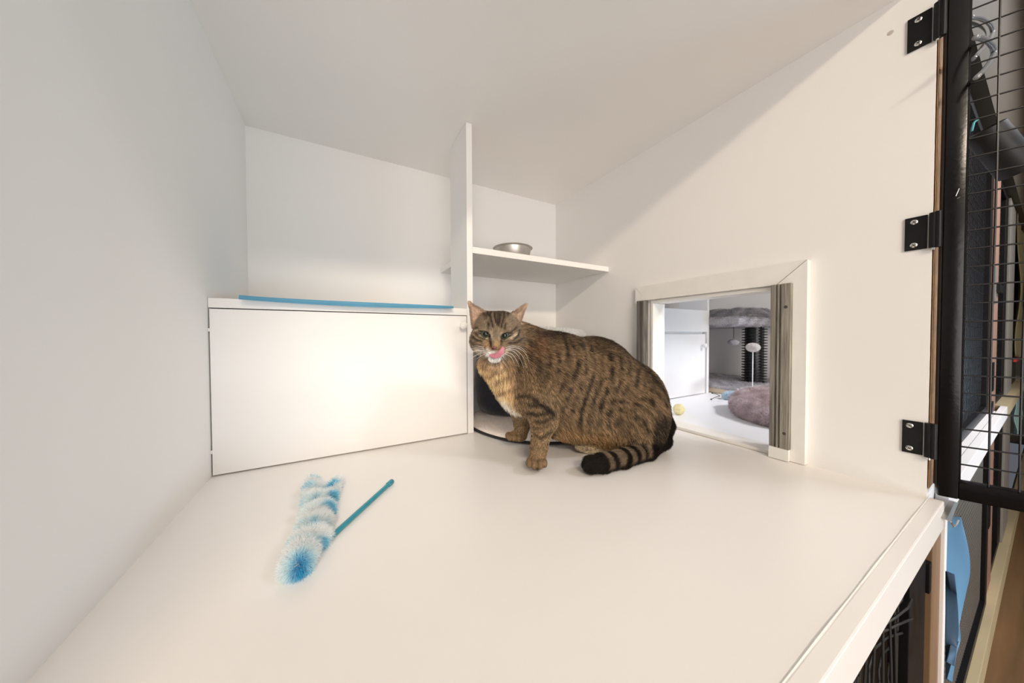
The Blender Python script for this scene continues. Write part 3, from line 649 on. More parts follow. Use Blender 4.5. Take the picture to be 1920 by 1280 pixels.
# ================================================================== things inside the neighbouring enclosure
MAUVE = mat('mauve_plush', (0.55, 0.46, 0.47), 0.95, var=0.3, vscale=60)
dn = empty('donut_bed', (0.36, -0.60, 0), label='round mauve plush donut bed on the neighbouring floor, seen through the hatch', cat='pet bed')
bm = superring(0.132, 0.042, 0.378, -0.668, 0.028, 1.0, 1.0, zscale=0.66, flat=0.002, swell=0.38)
o1 = part('bolster', bm, MAUVE, dn, smooth=True)
def mcol(P, N):
    h = np.clip(N[:, 2]*0.5+0.5, 0, 1)[:, None]; k = (0.5+0.5*np.sin(P[:, 0]*95+np.sin(P[:, 1]*80)*2)*np.sin(P[:, 1]*110+P[:, 2]*90))[:, None]
    return np.array([[0.52, 0.42, 0.43]])*(1-k*0.65)+np.array([[0.92, 0.84, 0.86]])*(k*0.65)
pile(o1, 70000, 0.010, 0.00045, mcol, spread=0.6, lean=(-0.1, -0.1, -0.2))
bm = bmesh.new(); ell(bm, 0.378, -0.668, 0.10, 0.10, [(0, 0.0015), (1, 0.0015), (1, 0.010), (0.7, 0.013), (0, 0.014)]); o2 = part('cushion', bm, MAUVE, dn, smooth=True)
pile(o2, 9000, 0.012, 0.00045, mcol, spread=0.6, lean=(0, 0, 0.1), keep=lambda P, N: P[:, 2] > 0.007)
# yellow ball
yb = atZ(1273, 777, 0); YR = 0.0165
bm = bmesh.new(); bmesh.ops.create_icosphere(bm, subdivisions=4, radius=YR, matrix=Matrix.Translation((yb.x, yb.y, YR)))
for v in bm.verts:
    q = (v.co-Vector((yb.x, yb.y, YR))).normalized(); v.co += q*0.0011*math.sin(math.atan2(q.z-0.2, q.x*0.8+q.y)*3+q.length*8+math.acos(max(-1, min(1, q.dot(Vector((-0.8, -0.5, 0.2)).normalized()))))*14)
tag(obj('yellow_ball', bm, mat('pale_yellow_felt', (0.95, 0.86, 0.50), 0.8, var=0.2, vscale=150), smooth=True), 'small pale yellow ball on the floor just through the hatch', 'ball')
# blue bug toy with two black feelers
q = atZ(1375, 742, 0.014); bugp = [(q.x+(i-2)*0.012*0.87, q.y-(i-2)*0.012*0.49, 0.0125, 0.011+0.002*math.sin(i)) for i in range(6)]
bug = empty('fluffy_bug_toy', (q.x, q.y, 0), label='small fluffy pale blue toy with two black feelers behind the mauve bed', cat='cat toy')
V_, F_ = blobs(bugp, 0.003, 0.010); ob = np_mesh('plush_body', V_, F_, mat('pale_blue_plush', (0.6, 0.7, 0.76), 0.9), bug, 2)
pile(ob, 5000, 0.010, 0.0005, lambda P, N: np.tile(np.array([[0.70, 0.80, 0.86]]), (len(P), 1)), spread=0.6)
fx = at(1350, 742, (q-CAM).dot(c_f)-0.012)
for (ex, ey) in ((1336, 737), (1334, 748)):
    bm = bmesh.new(); e_ = at(ex, ey, (q-CAM).dot(c_f)-0.02); tube(bm, [fx, fx.lerp(e_, 0.5)+Vector((0, 0, 0.002)), e_], 0.0011, 8); tube(bm, [e_, e_+(e_-fx).normalized()*0.003], 0.0024, 8); part('feeler', bm, BLACKS, bug)
# cat tree
GREYP = mat('grey_plush', (0.42, 0.41, 0.43), 0.95, var=0.2, vscale=50)
gcol = lambda P, N: np.array([[0.56, 0.54, 0.57]])*(1+0.22*np.sin(P[:, 0]*70+3*np.sin(P[:, 2]*60+P[:, 1]*40))[:, None])
tree = empty('cat_tree', (0.86, -0.2, 0), label='grey plush cat tree with a black ribbed post, seen through the hatch', cat='cat tree')
b1 = part('base_board', bx(0.625, 1.045, -0.385, -0.012, 0.001, 0.022, bev=0.003), mat('beige_board', (0.66, 0.55, 0.42), 0.7), tree)
b2 = part('base_plush', bx(0.620, 1.05, -0.387, -0.012, 0.0225, 0.032, bev=0.004), GREYP, tree); pile(b2, 16000, 0.009, 0.0006, gcol, spread=0.6)
up = part('upper_platform', bx(0.60, 1.06, -0.40, -0.012, 0.292, 0.318, bev=0.008), GREYP, tree); pile(up, 26000, 0.010, 0.0006, gcol, spread=0.6)
bm = superring(0.10, 0.030, 0.93, -0.24, 0.338, 1.1, 1.0, seg=48, rs=16); cu = part('plush_basket_rim', bm, GREYP, tree, smooth=True); pile(cu, 20000, 0.010, 0.0006, gcol, spread=0.6)
bm = bmesh.new(); pc = (0.885, -0.335)
prof = [(0.036, 0.0325)]; z = 0.034
while z < 0.285: prof += [(0.036, z), (0.0475, z+0.001), (0.0475, z+0.005), (0.036, z+0.006)]; z += 0.0125
prof += [(0.036, 0.2915)]
lathe(bm, prof, 48, Matrix.Translation((pc[0], pc[1], 0))); part('ribbed_post', bm, mat('black_ribbed_plastic', (0.008, 0.009, 0.012), 0.25), tree, smooth=False)
part('side_post', bx(0.612, 0.632, -0.10, -0.075, 0.033, 0.291), mat('beige_board', (0.66, 0.55, 0.42), 0.7), tree)
hb_ = part('hanging_cord', (lambda b: (tube(b, [(0.70, -0.335, 0.292), (0.70, -0.335, 0.228)], 0.0011, 8), b)[1])(bmesh.new()), WIRE, tree)
bm = bmesh.new(); bmesh.ops.create_uvsphere(bm, u_segments=24, v_segments=14, radius=1, matrix=Matrix.Translation((0.70, -0.335, 0.219)) @ Matrix.Diagonal((0.021, 0.018, 0.012, 1)))
bl = part('hanging_ball', bm, GREYP, tree, smooth=True); pile(bl, 2500, 0.004, 0.0005, gcol, spread=0.5)
sp = empty('pompom_on_spring', tuple(atZ(1411, 728, 0)), label='white pompom on a thin upright stem in front of the black post', cat='cat toy')
sp_ = at(1411, 652, 0.0); sb = Vector((0.575, -0.455, 0)); db = (sb-CAM).dot(c_f)
sb = at(1411, 720, db); sb.z = 0.0
tp_ = at(1411, 652, db)
bm = bmesh.new(); lathe(bm, [(0, 0.001), (0.02, 0.001), (0.02, 0.004), (0, 0.005)], 24, Matrix.Translation(sb)); part('foot', bm, NWHITE, sp)
bm = bmesh.new(); tube(bm, [(sb.x, sb.y, 0.0052), (sb.x, sb.y, tp_.z-0.008)], 0.0016, 10); part('stem', bm, NWHITE, sp)
bm = bmesh.new(); bmesh.ops.create_uvsphere(bm, u_segments=24, v_segments=14, radius=1, matrix=Matrix.Translation((sb.x, sb.y, tp_.z+0.002)) @ Matrix.Diagonal((0.019, 0.019, 0.0135, 1)))
po = part('pompom', bm, mat('white_plush', (0.75, 0.73, 0.72), 0.9), sp, smooth=True); pile(po, 4000, 0.005, 0.0005, lambda P, N: np.tile(np.array([[0.80, 0.78, 0.77]]), (len(P), 1)), spread=0.5)
# ================================================================== the tabby cat
E1 = Vector((math.cos(YAW), -math.sin(YAW), 0)); E2 = Vector((math.sin(YAW), math.cos(YAW), 0))
def loc(px_, py_, d):
    p = at(px_, py_, d); q = p-CAM; return np.array([q.dot(E1), q.dot(E2), p.z])
def towld(A):
    A = np.atleast_2d(A); e1 = np.array(E1); e2 = np.array(E2); c = np.array([CAM.x, CAM.y, 0.0]); return c+A[:, :1]*e1+A[:, 1:2]*e2+A[:, 2:3]*np.array([0, 0, 1.0])
HC = loc(930, 629, 0.588)        # centre of the head
def hd(x, y, z): return HC+np.array([x, -y, z])*0.001        # head frame in mm: x right, y out of the face, z up
PR = []                          # primitives: kind, data, flow, fur length, region, blend
def EL(px_, py_, d, rx, rz, rd, ang=0, flow=(0.75, 0, -0.8), fl=0.0095, reg='body', k=0.022):
    s = d/FPX; PR.append(('e', loc(px_, py_, d), np.array([rx*s, rd, rz*s]), math.radians(ang), np.array(flow, float), fl, reg, k))
def CN(a, b, flow=None, fl=0.006, reg='leg', k=0.014):
    A = loc(*a[:3]); B_ = loc(*b[:3]); r1 = a[3]*a[2]/FPX; r2 = b[3]*b[2]/FPX
    PR.append(('c', A, B_, r1, r2, np.array(flow if flow is not None else (B_-A), float), fl, reg, k))
def HE(x, y, z, rx, ry, rz, ang=0, fl=0.005, k=0.010, reg='head', flow=(0, 0, 0)):
    PR.append(('e', hd(x, y, z), np.array([rx, ry, rz])*0.001, math.radians(ang), np.array(flow, float), fl, reg, k))
# trunk
EL(1052, 722, 0.652, 74, 93, 0.070, 0)
EL(1108, 733, 0.678, 90, 100, 0.080, -6)
EL(1162, 762, 0.694, 84, 88, 0.078, -20, flow=(0.6, 0, -1.1))
EL(1184, 785, 0.650, 62, 58, 0.048, -30, flow=(0.5, 0, -1), k=0.030)
EL(1080, 768, 0.655, 68, 46, 0.052, 0, flow=(0.3, 0, -1), fl=0.016, k=0.03)
EL(1176, 817, 0.662, 60, 26, 0.045, 0, flow=(-0.6, 0, -0.6), fl=0.010, k=0.02)
# chest and shoulders
EL(978, 714, 0.640, 42, 56, 0.050, 24, flow=(0.1, -0.2, -1), fl=0.016)
EL(1000, 712, 0.606, 38, 62, 0.028, 8, flow=(0.3, 0, -1), fl=0.009, k=0.025)
CN((948, 634, 0.615, 39), (1035, 694, 0.652, 66), flow=(1, 0, -0.5), fl=0.010, reg='body', k=0.025)
CN((932, 677, 0.600, 30), (972, 738, 0.625, 27), flow=(0, -0.35, -1), fl=0.015, reg='chest', k=0.022)
# near foreleg
CN((1006, 735, 0.602, 34), (1019, 784, 0.598, 23), fl=0.007, k=0.018)
CN((1019, 784, 0.598, 23), (1011, 838, 0.582, 14.5), fl=0.004, k=0.012)
CN((1011, 838, 0.582, 14.5), (1007, 862, 0.577, 15), fl=0.003, k=0.008, reg='paw')
EL(1005, 865, 0.572, 17, 10.5, 0.015, 0, flow=(-0.3, -1, -0.2), fl=0.003, reg='paw', k=0.006)
for x, y, d in ((992, 867, 0.562), (1001, 870, 0.557), (1012, 870, 0.559), (1020, 867, 0.566)):
    EL(x, y+0.5, d-0.003, 5.9, 7.8, 0.0115, 0, flow=(-0.2, -1, -0.3), fl=0.002, reg='paw', k=0.0010)
# far foreleg
CN((972, 748, 0.655, 24), (980, 790, 0.672, 14.5), fl=0.006, k=0.016)
CN((980, 790, 0.672, 14.5), (976, 814, 0.676, 12), fl=0.004, k=0.010)
EL(967, 817, 0.672, 17, 8.5, 0.013, 0, flow=(-1, -0.5, -0.2), fl=0.003, reg='paw', k=0.007)
for x, y, d in ((953, 816, 0.672), (956, 819, 0.661), (965, 820, 0.657), (974, 820, 0.660)):
    EL(x, y, d, 5.6, 6.2, 0.009, 0, flow=(-0.8, -0.6, -0.2), fl=0.002, reg='paw', k=0.0010)
# near hind foot, far hind foot
CN((1165, 838, 0.655, 12), (1102, 838, 0.652, 9.5), fl=0.004, reg='hindpaw', k=0.010)
EL(1094, 838, 0.652, 12, 8.2, 0.013, 0, flow=(-1, -0.3, 0), fl=0.003, reg='hindpaw', k=0.006)
for x, y, d in ((1084, 838, 0.648), (1089, 840, 0.642), (1096, 841, 0.641)):
    EL(x, y, d, 5.5, 5.5, 0.008, 0, flow=(-1, -0.3, 0), fl=0.002, reg='hindpaw', k=0.002)
CN((1150, 815, 0.735, 18), (1125, 822, 0.735, 9), fl=0.004, reg='hindpaw', k=0.012)
# tail
TL = [(1228, 770, 0.705, 26), (1243, 797, 0.693, 17), (1240, 824, 0.664, 15), (1213, 844, 0.620, 15), (1168, 859, 0.582, 14.5), (1132, 867, 0.562, 14.5), (1109, 870, 0.553, 14)]
for a, b in zip(TL, TL[1:]): CN(a, b, fl=0.009, reg='tail', k=0.008)
TLL = np.array([loc(*t[:3]) for t in TL])
# head
HE(1, -8, 4, 41, 44, 38, fl=0.006, flow=(0, 1, 0.2))
for s in (-1, 1): HE(s*13+1, -9, 15, 27, 38, 31, fl=0.005, flow=(0, 1, 0.2))
for s in (-1, 1):
    HE(s*26, -2, -10, 23, 28, 24, fl=0.007, flow=(s*0.8, 0.6, -0.5)); HE(s*14-1, 14, -25, 17, 20, 14, fl=0.0035, flow=(s*0.7, 0.6, -0.7))
    HE(s*9.5-1, 37, -28, 10.5, 11, 8.5, fl=0.0025, k=0.005, flow=(s*1, 0.5, -0.3))
    HE(s*17, 27, 12-s*1.5, 13, 9, 8, fl=0.003, k=0.008, flow=(s*0.5, 0.2, 1))
HE(0, 28, 2, 9, 10, 9, fl=0.003, k=0.010, flow=(0, 0.5, 1)); HE(0, 37, -9, 7.5, 10, 9, fl=0.0018, k=0.008, flow=(0, 0.3, 1))
HE(0, 45, -19, 6.0, 5.5, 5.2, fl=0.0010, k=0.005, flow=(0, 0.2, 1))
HE(-1, 31, -41, 10.5, 10, 6.5, fl=0.005, k=0.005, flow=(0, 0.3, -1))
# ears as folded thick triangles
EARS = [dict(T=hd(-51, -6, 63), A=hd(-46, -8, 15), K=hd(-33, -20, 30), C=hd(-15, 0, 43)), dict(T=hd(58, -12, 59), A=hd(44, -10, 17), K=hd(33, -22, 44), C=hd(25, -2, 34))]
for e in EARS:
    f_ = (e['T']-(e['A']+e['C'])/2)
    for a, b, c in (('T', 'A', 'K'), ('T', 'K', 'C')): PR.append(('t', e[a], e[b], e[c], 0.0017, f_, 0.003, 'ear', 0.006))
def sd(p, P):
    t = p[0]
    if t == 'e':
        q = P-p[1]; a = p[3]
        if a: c, s = math.cos(a), math.sin(a); q = np.stack([q[..., 0]*c+q[..., 2]*s, q[..., 1], -q[..., 0]*s+q[..., 2]*c], -1)
        k0 = np.linalg.norm(q/p[2], axis=-1); k1 = np.linalg.norm(q/(p[2]**2), axis=-1); return np.where(k1 > 1e-9, k0*(k0-1)/np.maximum(k1, 1e-9), -p[2].min())
    if t == 'c':
        ba = p[2]-p[1]; h = np.clip(((P-p[1])@ba)/(ba@ba), 0, 1); return np.linalg.norm(P-p[1]-h[..., None]*ba, axis=-1)-(p[3]+(p[4]-p[3])*h)
    a, b, c = p[1:4]; n_ = np.cross(b-a, c-a); n_ = n_/np.linalg.norm(n_); out = None
    for u, v in ((a, b), (b, c), (c, a)):
        e = v-u; h = np.clip(((P-u)@e)/(e@e), 0, 1); d = np.linalg.norm(P-u-h[..., None]*e, axis=-1); out = d if out is None else np.minimum(out, d)
    ins = np.ones(P.shape[:-1], bool)
    for u, v in ((a, b), (b, c), (c, a)): ins &= ((P-u)@np.cross(n_, v-u)) > 0
    return np.where(ins, np.abs((P-a)@n_), out)-p[4]
def bound(p):
    if p[0] == 'e': r = p[2].max(); return p[1]-r, p[1]+r
    if p[0] == 'c': r = max(p[3], p[4]); return np.minimum(p[1], p[2])-r, np.maximum(p[1], p[2])+r
    q = np.array(p[1:4]); return q.min(0)-p[4], q.max(0)+p[4]
RES = 0.0019
lo = np.min([bound(p)[0] for p in PR], 0)-0.012; hi = np.max([bound(p)[1] for p in PR], 0)+0.012
nn = np.ceil((hi-lo)/RES).astype(int)+1; Fd = np.full(nn, 0.05, np.float64)
AXS = [lo[i]+RES*np.arange(nn[i]) for i in range(3)]
def sub_grid(b0, b1):
    i0 = np.maximum(np.floor((b0-lo)/RES).astype(int), 0); i1 = np.minimum(np.ceil((b1-lo)/RES).astype(int)+1, nn)
    sl = tuple(slice(a, b) for a, b in zip(i0, i1)); return sl, np.stack(np.meshgrid(*[AXS[k][sl[k]] for k in range(3)], indexing='ij'), -1)
for p in PR:
    b0, b1 = bound(p); k = p[-1]; sl, G_ = sub_grid(b0-k-0.004, b1+k+0.004); Fd[sl] = smin(Fd[sl], sd(p, G_), k)
# eye sockets, eyelid slit, mouth, nostrils, gaps between toes
EYES = [(-17.5, 32.5, 3.0, -22), (17.0, 32.5, -0.5, 20)]
def carve(c, r, ang, k):
    p = ('e', c, np.array(r)*0.001, math.radians(ang), None); R_ = p[2].max(); sl, G_ = sub_grid(c-R_-0.006, c+R_+0.006); Fd[sl] = smax(Fd[sl], -sd(p, G_), k)
for x, y, z, a in EYES: carve(hd(x, y+3.5, z), (8.0, 5.5, 4.3), a, 0.003)
carve(hd(-4, 44, -36.5), (8.5, 9, 2.2), -6, 0.002)
Vl, Fq = surface_nets(Fd, lo, RES)
Vl[:, 2] = np.maximum(Vl[:, 2], 0.0012)
# --- noise
def vnoise(P, sc, seed=0):
    q = P*sc+seed*17.3; i = np.floor(q).astype(np.int64); f = q-i; f = f*f*(3-2*f); out = 0
    for a in (0, 1):
        for b in (0, 1):
            for c in (0, 1):
                hsh = ((i[:, 0]+a)*374761393+(i[:, 1]+b)*668265263+(i[:, 2]+c)*2147483647) & 0xffffffff
                hsh = ((hsh ^ (hsh >> 13))*1274126177) & 0xffffffff; v = ((hsh ^ (hsh >> 16)) & 0xffff)/65535.0
                out = out+v*np.where(a, f[:, 0], 1-f[:, 0])*np.where(b, f[:, 1], 1-f[:, 1])*np.where(c, f[:, 2], 1-f[:, 2])
    return out
def stroke(U, V, pts, w0, w1=None):
    """soft tapered marking along a polyline, 0..1"""
    w1 = w0 if w1 is None else w1; best = np.zeros(len(U)); n = len(pts)-1
    for i in range(n):
        (x0, y0), (x1, y1) = pts[i], pts[i+1]; dx, dy = x1-x0, y1-y0; h = np.clip(((U-x0)*dx+(V-y0)*dy)/(dx*dx+dy*dy+1e-9), 0, 1)
        ww = w0+(w1-w0)*(i+h)/n; d2 = (U-x0-h*dx)**2+(V-y0-h*dy)**2; best = np.maximum(best, np.exp(-d2/(ww*ww)))
    return best
REG = ['body', 'chest', 'leg', 'paw', 'hindpaw', 'tail', 'head', 'ear']
def fields(P):
    """flow, length and region weights at surface points"""
    n = len(P); Wt = np.zeros((n, len(PR)))
    for i, p in enumerate(PR):
        Wt[:, i] = np.exp(-np.clip(sd(p, P), -0.003, 1)/0.0045)
    Wt /= Wt.sum(1, keepdims=True); fl = Wt@np.array([p[-4] if p[0] != 'x' else 0 for p in PR]) if False else None
    flow = np.zeros((n, 3)); ln = np.zeros(n); rg = {r: np.zeros(n) for r in REG}
    for i, p in enumerate(PR):
        fw, l_, r_ = p[-4], p[-3], p[-2]; flow += Wt[:, i:i+1]*norm(np.array(fw))[None]; ln += Wt[:, i]*l_; rg[r_] += Wt[:, i]
    return flow, ln, rg
TAN = np.array([0.50, 0.345, 0.19]); BRN = np.array([0.185, 0.118, 0.062]); DRK = np.array([0.022, 0.015, 0.010])
ORG = np.array([0.62, 0.37, 0.15]); CRM = np.array([0.80, 0.66, 0.46]); WHT = np.array([0.88, 0.84, 0.78]); GRY = np.array([0.33, 0.26, 0.19])
def mixc(c, d, t): t = np.clip(t, 0, 1)[:, None]; return c*(1-t)+d[None]*t
def Hpx(X, Y): return (860+X/7.53, 550+Y/7.53)
def coat(P, N, rg):
    """tabby markings in the cat's own side-on and face-on coordinates; returns colour and agouti contrast"""
    n = len(P); u, d, z = P.T; nz1 = vnoise(P, 60, 1); nz2 = vnoise(P, 150, 2); nz3 = vnoise(P, 330, 3)
    dr = 0.585+0.27*(u-0.02); U = 960+FPX*u/dr; V = 628+FPX*(0.25-z)/dr
    c = np.tile(BRN*1.15, (n, 1)); c = mixc(c, TAN*0.95, 0.26+0.45*(nz2-0.5)+0.1*nz1)
    # broken bars on the flank, bending round the haunch
    ax = U+0.16*(V-720)+8*(nz1-0.5)+6*np.sin(V/23.0)
    hx, hy = U-1150, V-800; ang = np.arctan2(hx, -hy+30); rad = np.hypot(hx, hy)
    bar = np.sin(ax/16.5*2*PI)*0.5+0.5; bar2 = np.sin((rad+8*(nz1-0.5))/18.0*2*PI)*0.5+0.5
    wh = np.clip((U-1110)/60, 0, 1)*np.clip((V-690)/60, 0, 1)
    br = bar*(1-wh)+bar2*wh
    brk = np.clip((vnoise(np.stack([u, d*0.3, z], 1), 115, 5)-0.36)*4.5, 0, 1)
    body = rg['body']+rg['chest']*0.3
    c = mixc(c, DRK*1.0, np.clip((br-0.45)*2.6, 0, 1)*brk*0.92*body)
    c = mixc(c, TAN, np.clip((0.40-br)*2, 0, 1)*0.42*body)
    # spine
    topy = np.interp(U, [985, 1010, 1040, 1080, 1120, 1160, 1200, 1235, 1258], [615, 624, 624, 620, 627, 646, 678, 728, 780])
    c = mixc(c, DRK*1.3, np.exp(-((V-topy)/15.0)**2)*0.97*rg['body']*np.clip((U-985)/30, 0, 1))
    c = mixc(c, DRK*1.8, np.exp(-((V-topy-24)/9.0)**2)*0.35*rg['body']*nz1*2)
    c = mixc(c, np.array([0.30, 0.15, 0.07]), np.exp(-(((U-1008)/22)**2+((V-650)/20)**2))*0.8)
    # seam behind the shoulder, belly, chest
    c = mixc(c, DRK*1.5, stroke(U, V, [(990, 640), (1010, 690), (1022, 735), (1036, 770)], 10, 8)*0.75*np.clip(nz1*1.7, 0, 1))
    low = np.clip((V-776-10*nz1)/34, 0, 1)*np.clip((U-1030)/20, 0, 1)*np.clip((1190-U)/60, 0, 1)
    c = mixc(c, ORG*0.82+TAN*0.18, low*0.80*body)
    c = mixc(c, TAN, stroke(U, V, [(1120, 790), (1150, 800), (1200, 812)], 12)*0.4)
    c = mixc(c, DRK*1.5, stroke(U, V, [(1155, 790), (1175, 812), (1190, 835)], 7)*0.5); c = mixc(c, DRK*1.5, stroke(U, V, [(1180, 780), (1205, 800), (1220, 825)], 5)*0.45)
    c = mixc(c, TAN*1.05, stroke(U, V, [(1248, 770), (1236, 800), (1222, 835)], 8)*0.7)
    fr = np.clip((968-U+(V-690)*0.40+10*(nz1-0.5))/14, 0, 1)*(1-rg['head']-rg['ear'])*np.clip((V-668)/16, 0, 1)*np.clip((835-V)/20, 0, 1)*(1-rg['leg']*0.8-rg['paw'])
    chest = fr*(rg['body']+rg['chest']+rg['leg']*0.5)
    c = mixc(c, ORG*0.75+CRM*0.33, chest*0.85); c = mixc(c, CRM*0.9, chest*stroke(U, V, [(925, 752), (950, 775), (982, 806)], 14)*0.9)
    c = mixc(c, WHT*0.8, chest*stroke(U, V, [(945, 758), (985, 800)], 9)*0.7)
    for s_, w_ in (([(915, 745), (940, 728), (965, 722)], 3.0), ([(892, 693), (915, 698), (930, 690)], 3.0), ([(905, 680), (935, 690), (955, 676)], 3.0), ([(925, 712), (950, 700), (972, 690)], 3.5)):
        c = mixc(c, DRK*2.2, stroke(U, V, s_, w_)*0.62*(1-rg['head']))
    c = mixc(c, BRN*0.9, stroke(U, V, [(960, 690), (975, 730), (985, 770)], 12)*0.55)
    # leg bars
    lg = rg['leg']+rg['body']*0.8+rg['chest']*0.4
    c = mixc(c, TAN*1.0, rg['leg']*0.55+rg['paw']*0.35)
    for s_, w_, a_ in (([(966, 737), (985, 734), (1003, 741)], 3.6, .95), ([(990, 752), (1010, 750), (1030, 765)], 3.8, .95), ([(1000, 744), (1020, 752), (1036, 770)], 3.4, .9), ([(988, 768), (1005, 770), (1028, 762)], 4.2, .95),
                        ([(1003, 783), (1018, 781), (1032, 772)], 3.8, .85), ([(1000, 796), (1014, 793), (1030, 784)], 2.6, .5), ([(1003, 808), (1012, 812), (1030, 800)], 3.4, .8), ([(1002, 826), (1016, 828), (1028, 822)], 2.6, .45), ([(1000, 842), (1014, 844), (1026, 840)], 2.4, .4)):
        c = mixc(c, DRK, stroke(U, V, s_, w_)*a_*np.clip(lg, 0, 1)*(U > 960)*np.clip((0.655-d)/0.02, 0, 1))
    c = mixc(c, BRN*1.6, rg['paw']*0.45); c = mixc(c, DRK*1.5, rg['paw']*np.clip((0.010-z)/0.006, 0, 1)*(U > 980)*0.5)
    c = mixc(c, CRM*0.95, rg['hindpaw']*0.8); c = mixc(c, GRY, rg['hindpaw']*nz2*0.5)
    # tail: rings, dark tip, black outer edge
    best = np.full(n, 9.0); arc = np.zeros(n); L0 = 0; off = np.zeros(n)
    for a, b in zip(TLL, TLL[1:]):
        ba = b-a; l_ = np.linalg.norm(ba); h = np.clip(((P-a)@ba)/(l_*l_), 0, 1); dd_ = np.linalg.norm(P-a-h[:, None]*ba, axis=1); m_ = dd_ < best
        best = np.where(m_, dd_, best); arc = np.where(m_, L0+h*l_, arc); off = np.where(m_, z-(a[2]+h*ba[2]), off); L0 += l_
    fromtip = (L0-arc)+0.006*(nz1-0.5)
    ring = np.clip(np.sin((fromtip-0.030)/0.0265*2*PI+PI)*1.6+0.35, 0, 1); ring = np.where(fromtip < 0.022, 1, ring); ring = np.maximum(ring*np.clip((0.155-fromtip)/0.03, 0.0, 1), (fromtip < 0.022)*1.0)
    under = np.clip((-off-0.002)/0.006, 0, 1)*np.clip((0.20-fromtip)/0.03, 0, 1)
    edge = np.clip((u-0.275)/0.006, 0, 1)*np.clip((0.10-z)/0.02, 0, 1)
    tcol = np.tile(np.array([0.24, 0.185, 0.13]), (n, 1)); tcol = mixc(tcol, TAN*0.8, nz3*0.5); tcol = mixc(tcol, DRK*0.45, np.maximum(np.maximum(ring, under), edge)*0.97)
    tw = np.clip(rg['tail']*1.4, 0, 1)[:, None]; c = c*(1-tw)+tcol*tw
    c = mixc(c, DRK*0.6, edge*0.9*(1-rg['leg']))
    # ------------------------------ face
    hx_, hy_, hz_ = ((P-HC)*1000).T; hy_ = -hy_; Hu = 930+hx_/0.965; Hv = 628-hz_/0.965
    h = np.tile(GRY*0.78, (n, 1)); h = mixc(h, TAN*0.85, 0.3+0.5*(nz2-0.5)); hn = nz3
    S = lambda pts, w0, w1=None: stroke(Hu, Hv, [Hpx(*q) for q in pts], w0, w1)
    front = np.clip((hy_-2)/10, 0, 1)
    h = mixc(h, ORG*0.75+TAN*0.3, S([(560, 700), (545, 760)], 6.5)*0.9*front)                      # bridge
    h = mixc(h, ORG*0.8+TAN*0.3, S([(420, 700), (440, 740)], 5)*0.8*front); h = mixc(h, CRM, S([(480, 640), (470, 560)], 3.5)*0.6*front)
    h = mixc(h, CRM*0.9, S([(610, 620), (620, 560)], 3.5)*0.6*front); h = mixc(h, CRM, S([(330, 600), (420, 620)], 3.0)*0.7*front); h = mixc(h, CRM, S([(660, 625), (760, 610), (820, 570)], 3.2)*0.75*front)
    h = mixc(h, CRM*0.9, S([(220, 520), (320, 510), (430, 510)], 2.6)*0.55*front); h = mixc(h, TAN*1.2, S([(220, 520), (235, 580), (330, 660)], 2.6)*0.55)
    h = mixc(h, TAN*1.2, S([(640, 380), (640, 500)], 3.0)*0.35*front); h = mixc(h, TAN*1.2, S([(520, 380), (545, 470)], 2.2)*0.45*front)
    for pts, w0, w1, a_ in (([(560, 190), (565, 300), (568, 450)], 6.5, 3.0, .80), ([(470, 210), (450, 300), (500, 470)], 3.2, 2.2, .90), ([(640, 200), (650, 330), (615, 470)], 3.2, 2.2, .90),
        ([(400, 210), (420, 300)], 4, 3, .75), ([(720, 215), (700, 300)], 4.5, 3, .8), ([(440, 420), (440, 500)], 2.6, 2.2, .75), ([(670, 430), (660, 500)], 2.4, 2, .7), ([(505, 200), (520, 340), (540, 420)], 2.2, 1.6, .7), ([(610, 200), (590, 330), (590, 420)], 2.0, 1.6, .6),
        ([(330, 230), (390, 330)], 4, 3, .6), ([(150, 560), (240, 480), (300, 500)], 2.0, 1.5, .55), ([(210, 600), (270, 650), (340, 670)], 2.2, 1.8, .65), ([(250, 560), (320, 620), (400, 640)], 1.8, 1.5, .55), ([(860, 520), (830, 600), (760, 660)], 2.2, 1.8, .6),
        ([(830, 470), (780, 520), (740, 540)], 1.8, 1.6, .5), ([(880, 640), (820, 690), (700, 700)], 2.2, 1.8, .6), ([(160, 640), (230, 720), (330, 740)], 2.2, 1.8, .5), ([(280, 730), (370, 740)], 1.3, 1.0, .5), ([(300, 760), (380, 770)], 1.2, 1.0, .4),
        ([(455, 600), (470, 660), (480, 740)], 2.3, 2.0, .75), ([(615, 600), (612, 660), (610, 720)], 2.3, 1.8, .8)):
        h = mixc(h, DRK, S(pts, w0*1.1, w1*1.1)*min(1, a_*1.6)*np.clip(0.85+0.5*(hn-0.4), 0, 1)*(hy_ > -25))
    # eye rims
    for pts in ([(305, 525), (360, 525), (430, 545), (465, 600)], [(320, 560), (370, 600), (460, 600)], [(630, 605), (640, 570), (690, 545), (755, 560)], [(635, 605), (700, 620), (750, 580)]):
        h = mixc(h, DRK*0.6, S(pts, 1.5)*0.95*front)
    h = mixc(h, np.array([0.23, 0.11, 0.075]), S([(500, 760), (545, 775), (585, 770)], 2.6)*0.9*(hy_ > 30)); h = mixc(h, DRK*1.2, S([(495, 765), (520, 800)], 1.5)*0.9*(hy_ > 25))
    lowf = np.clip((-hz_-25-abs(hx_+1)*0.10+2*(hn-0.5))/3.5, 0, 1)*np.clip((21-abs(hx_+1))/9, 0, 1)*np.clip((hy_-16)/10, 0, 1)
    h = mixc(h, WHT, lowf*0.95); h = mixc(h, WHT*0.95, S([(430, 780), (340, 800), (260, 800)], 3.6)*0.65*front); h = mixc(h, CRM, S([(640, 790), (680, 810)], 3)*0.6*front)
    h = mixc(h, TAN, S([(280, 745), (400, 750)], 2.2)*0.6*front)
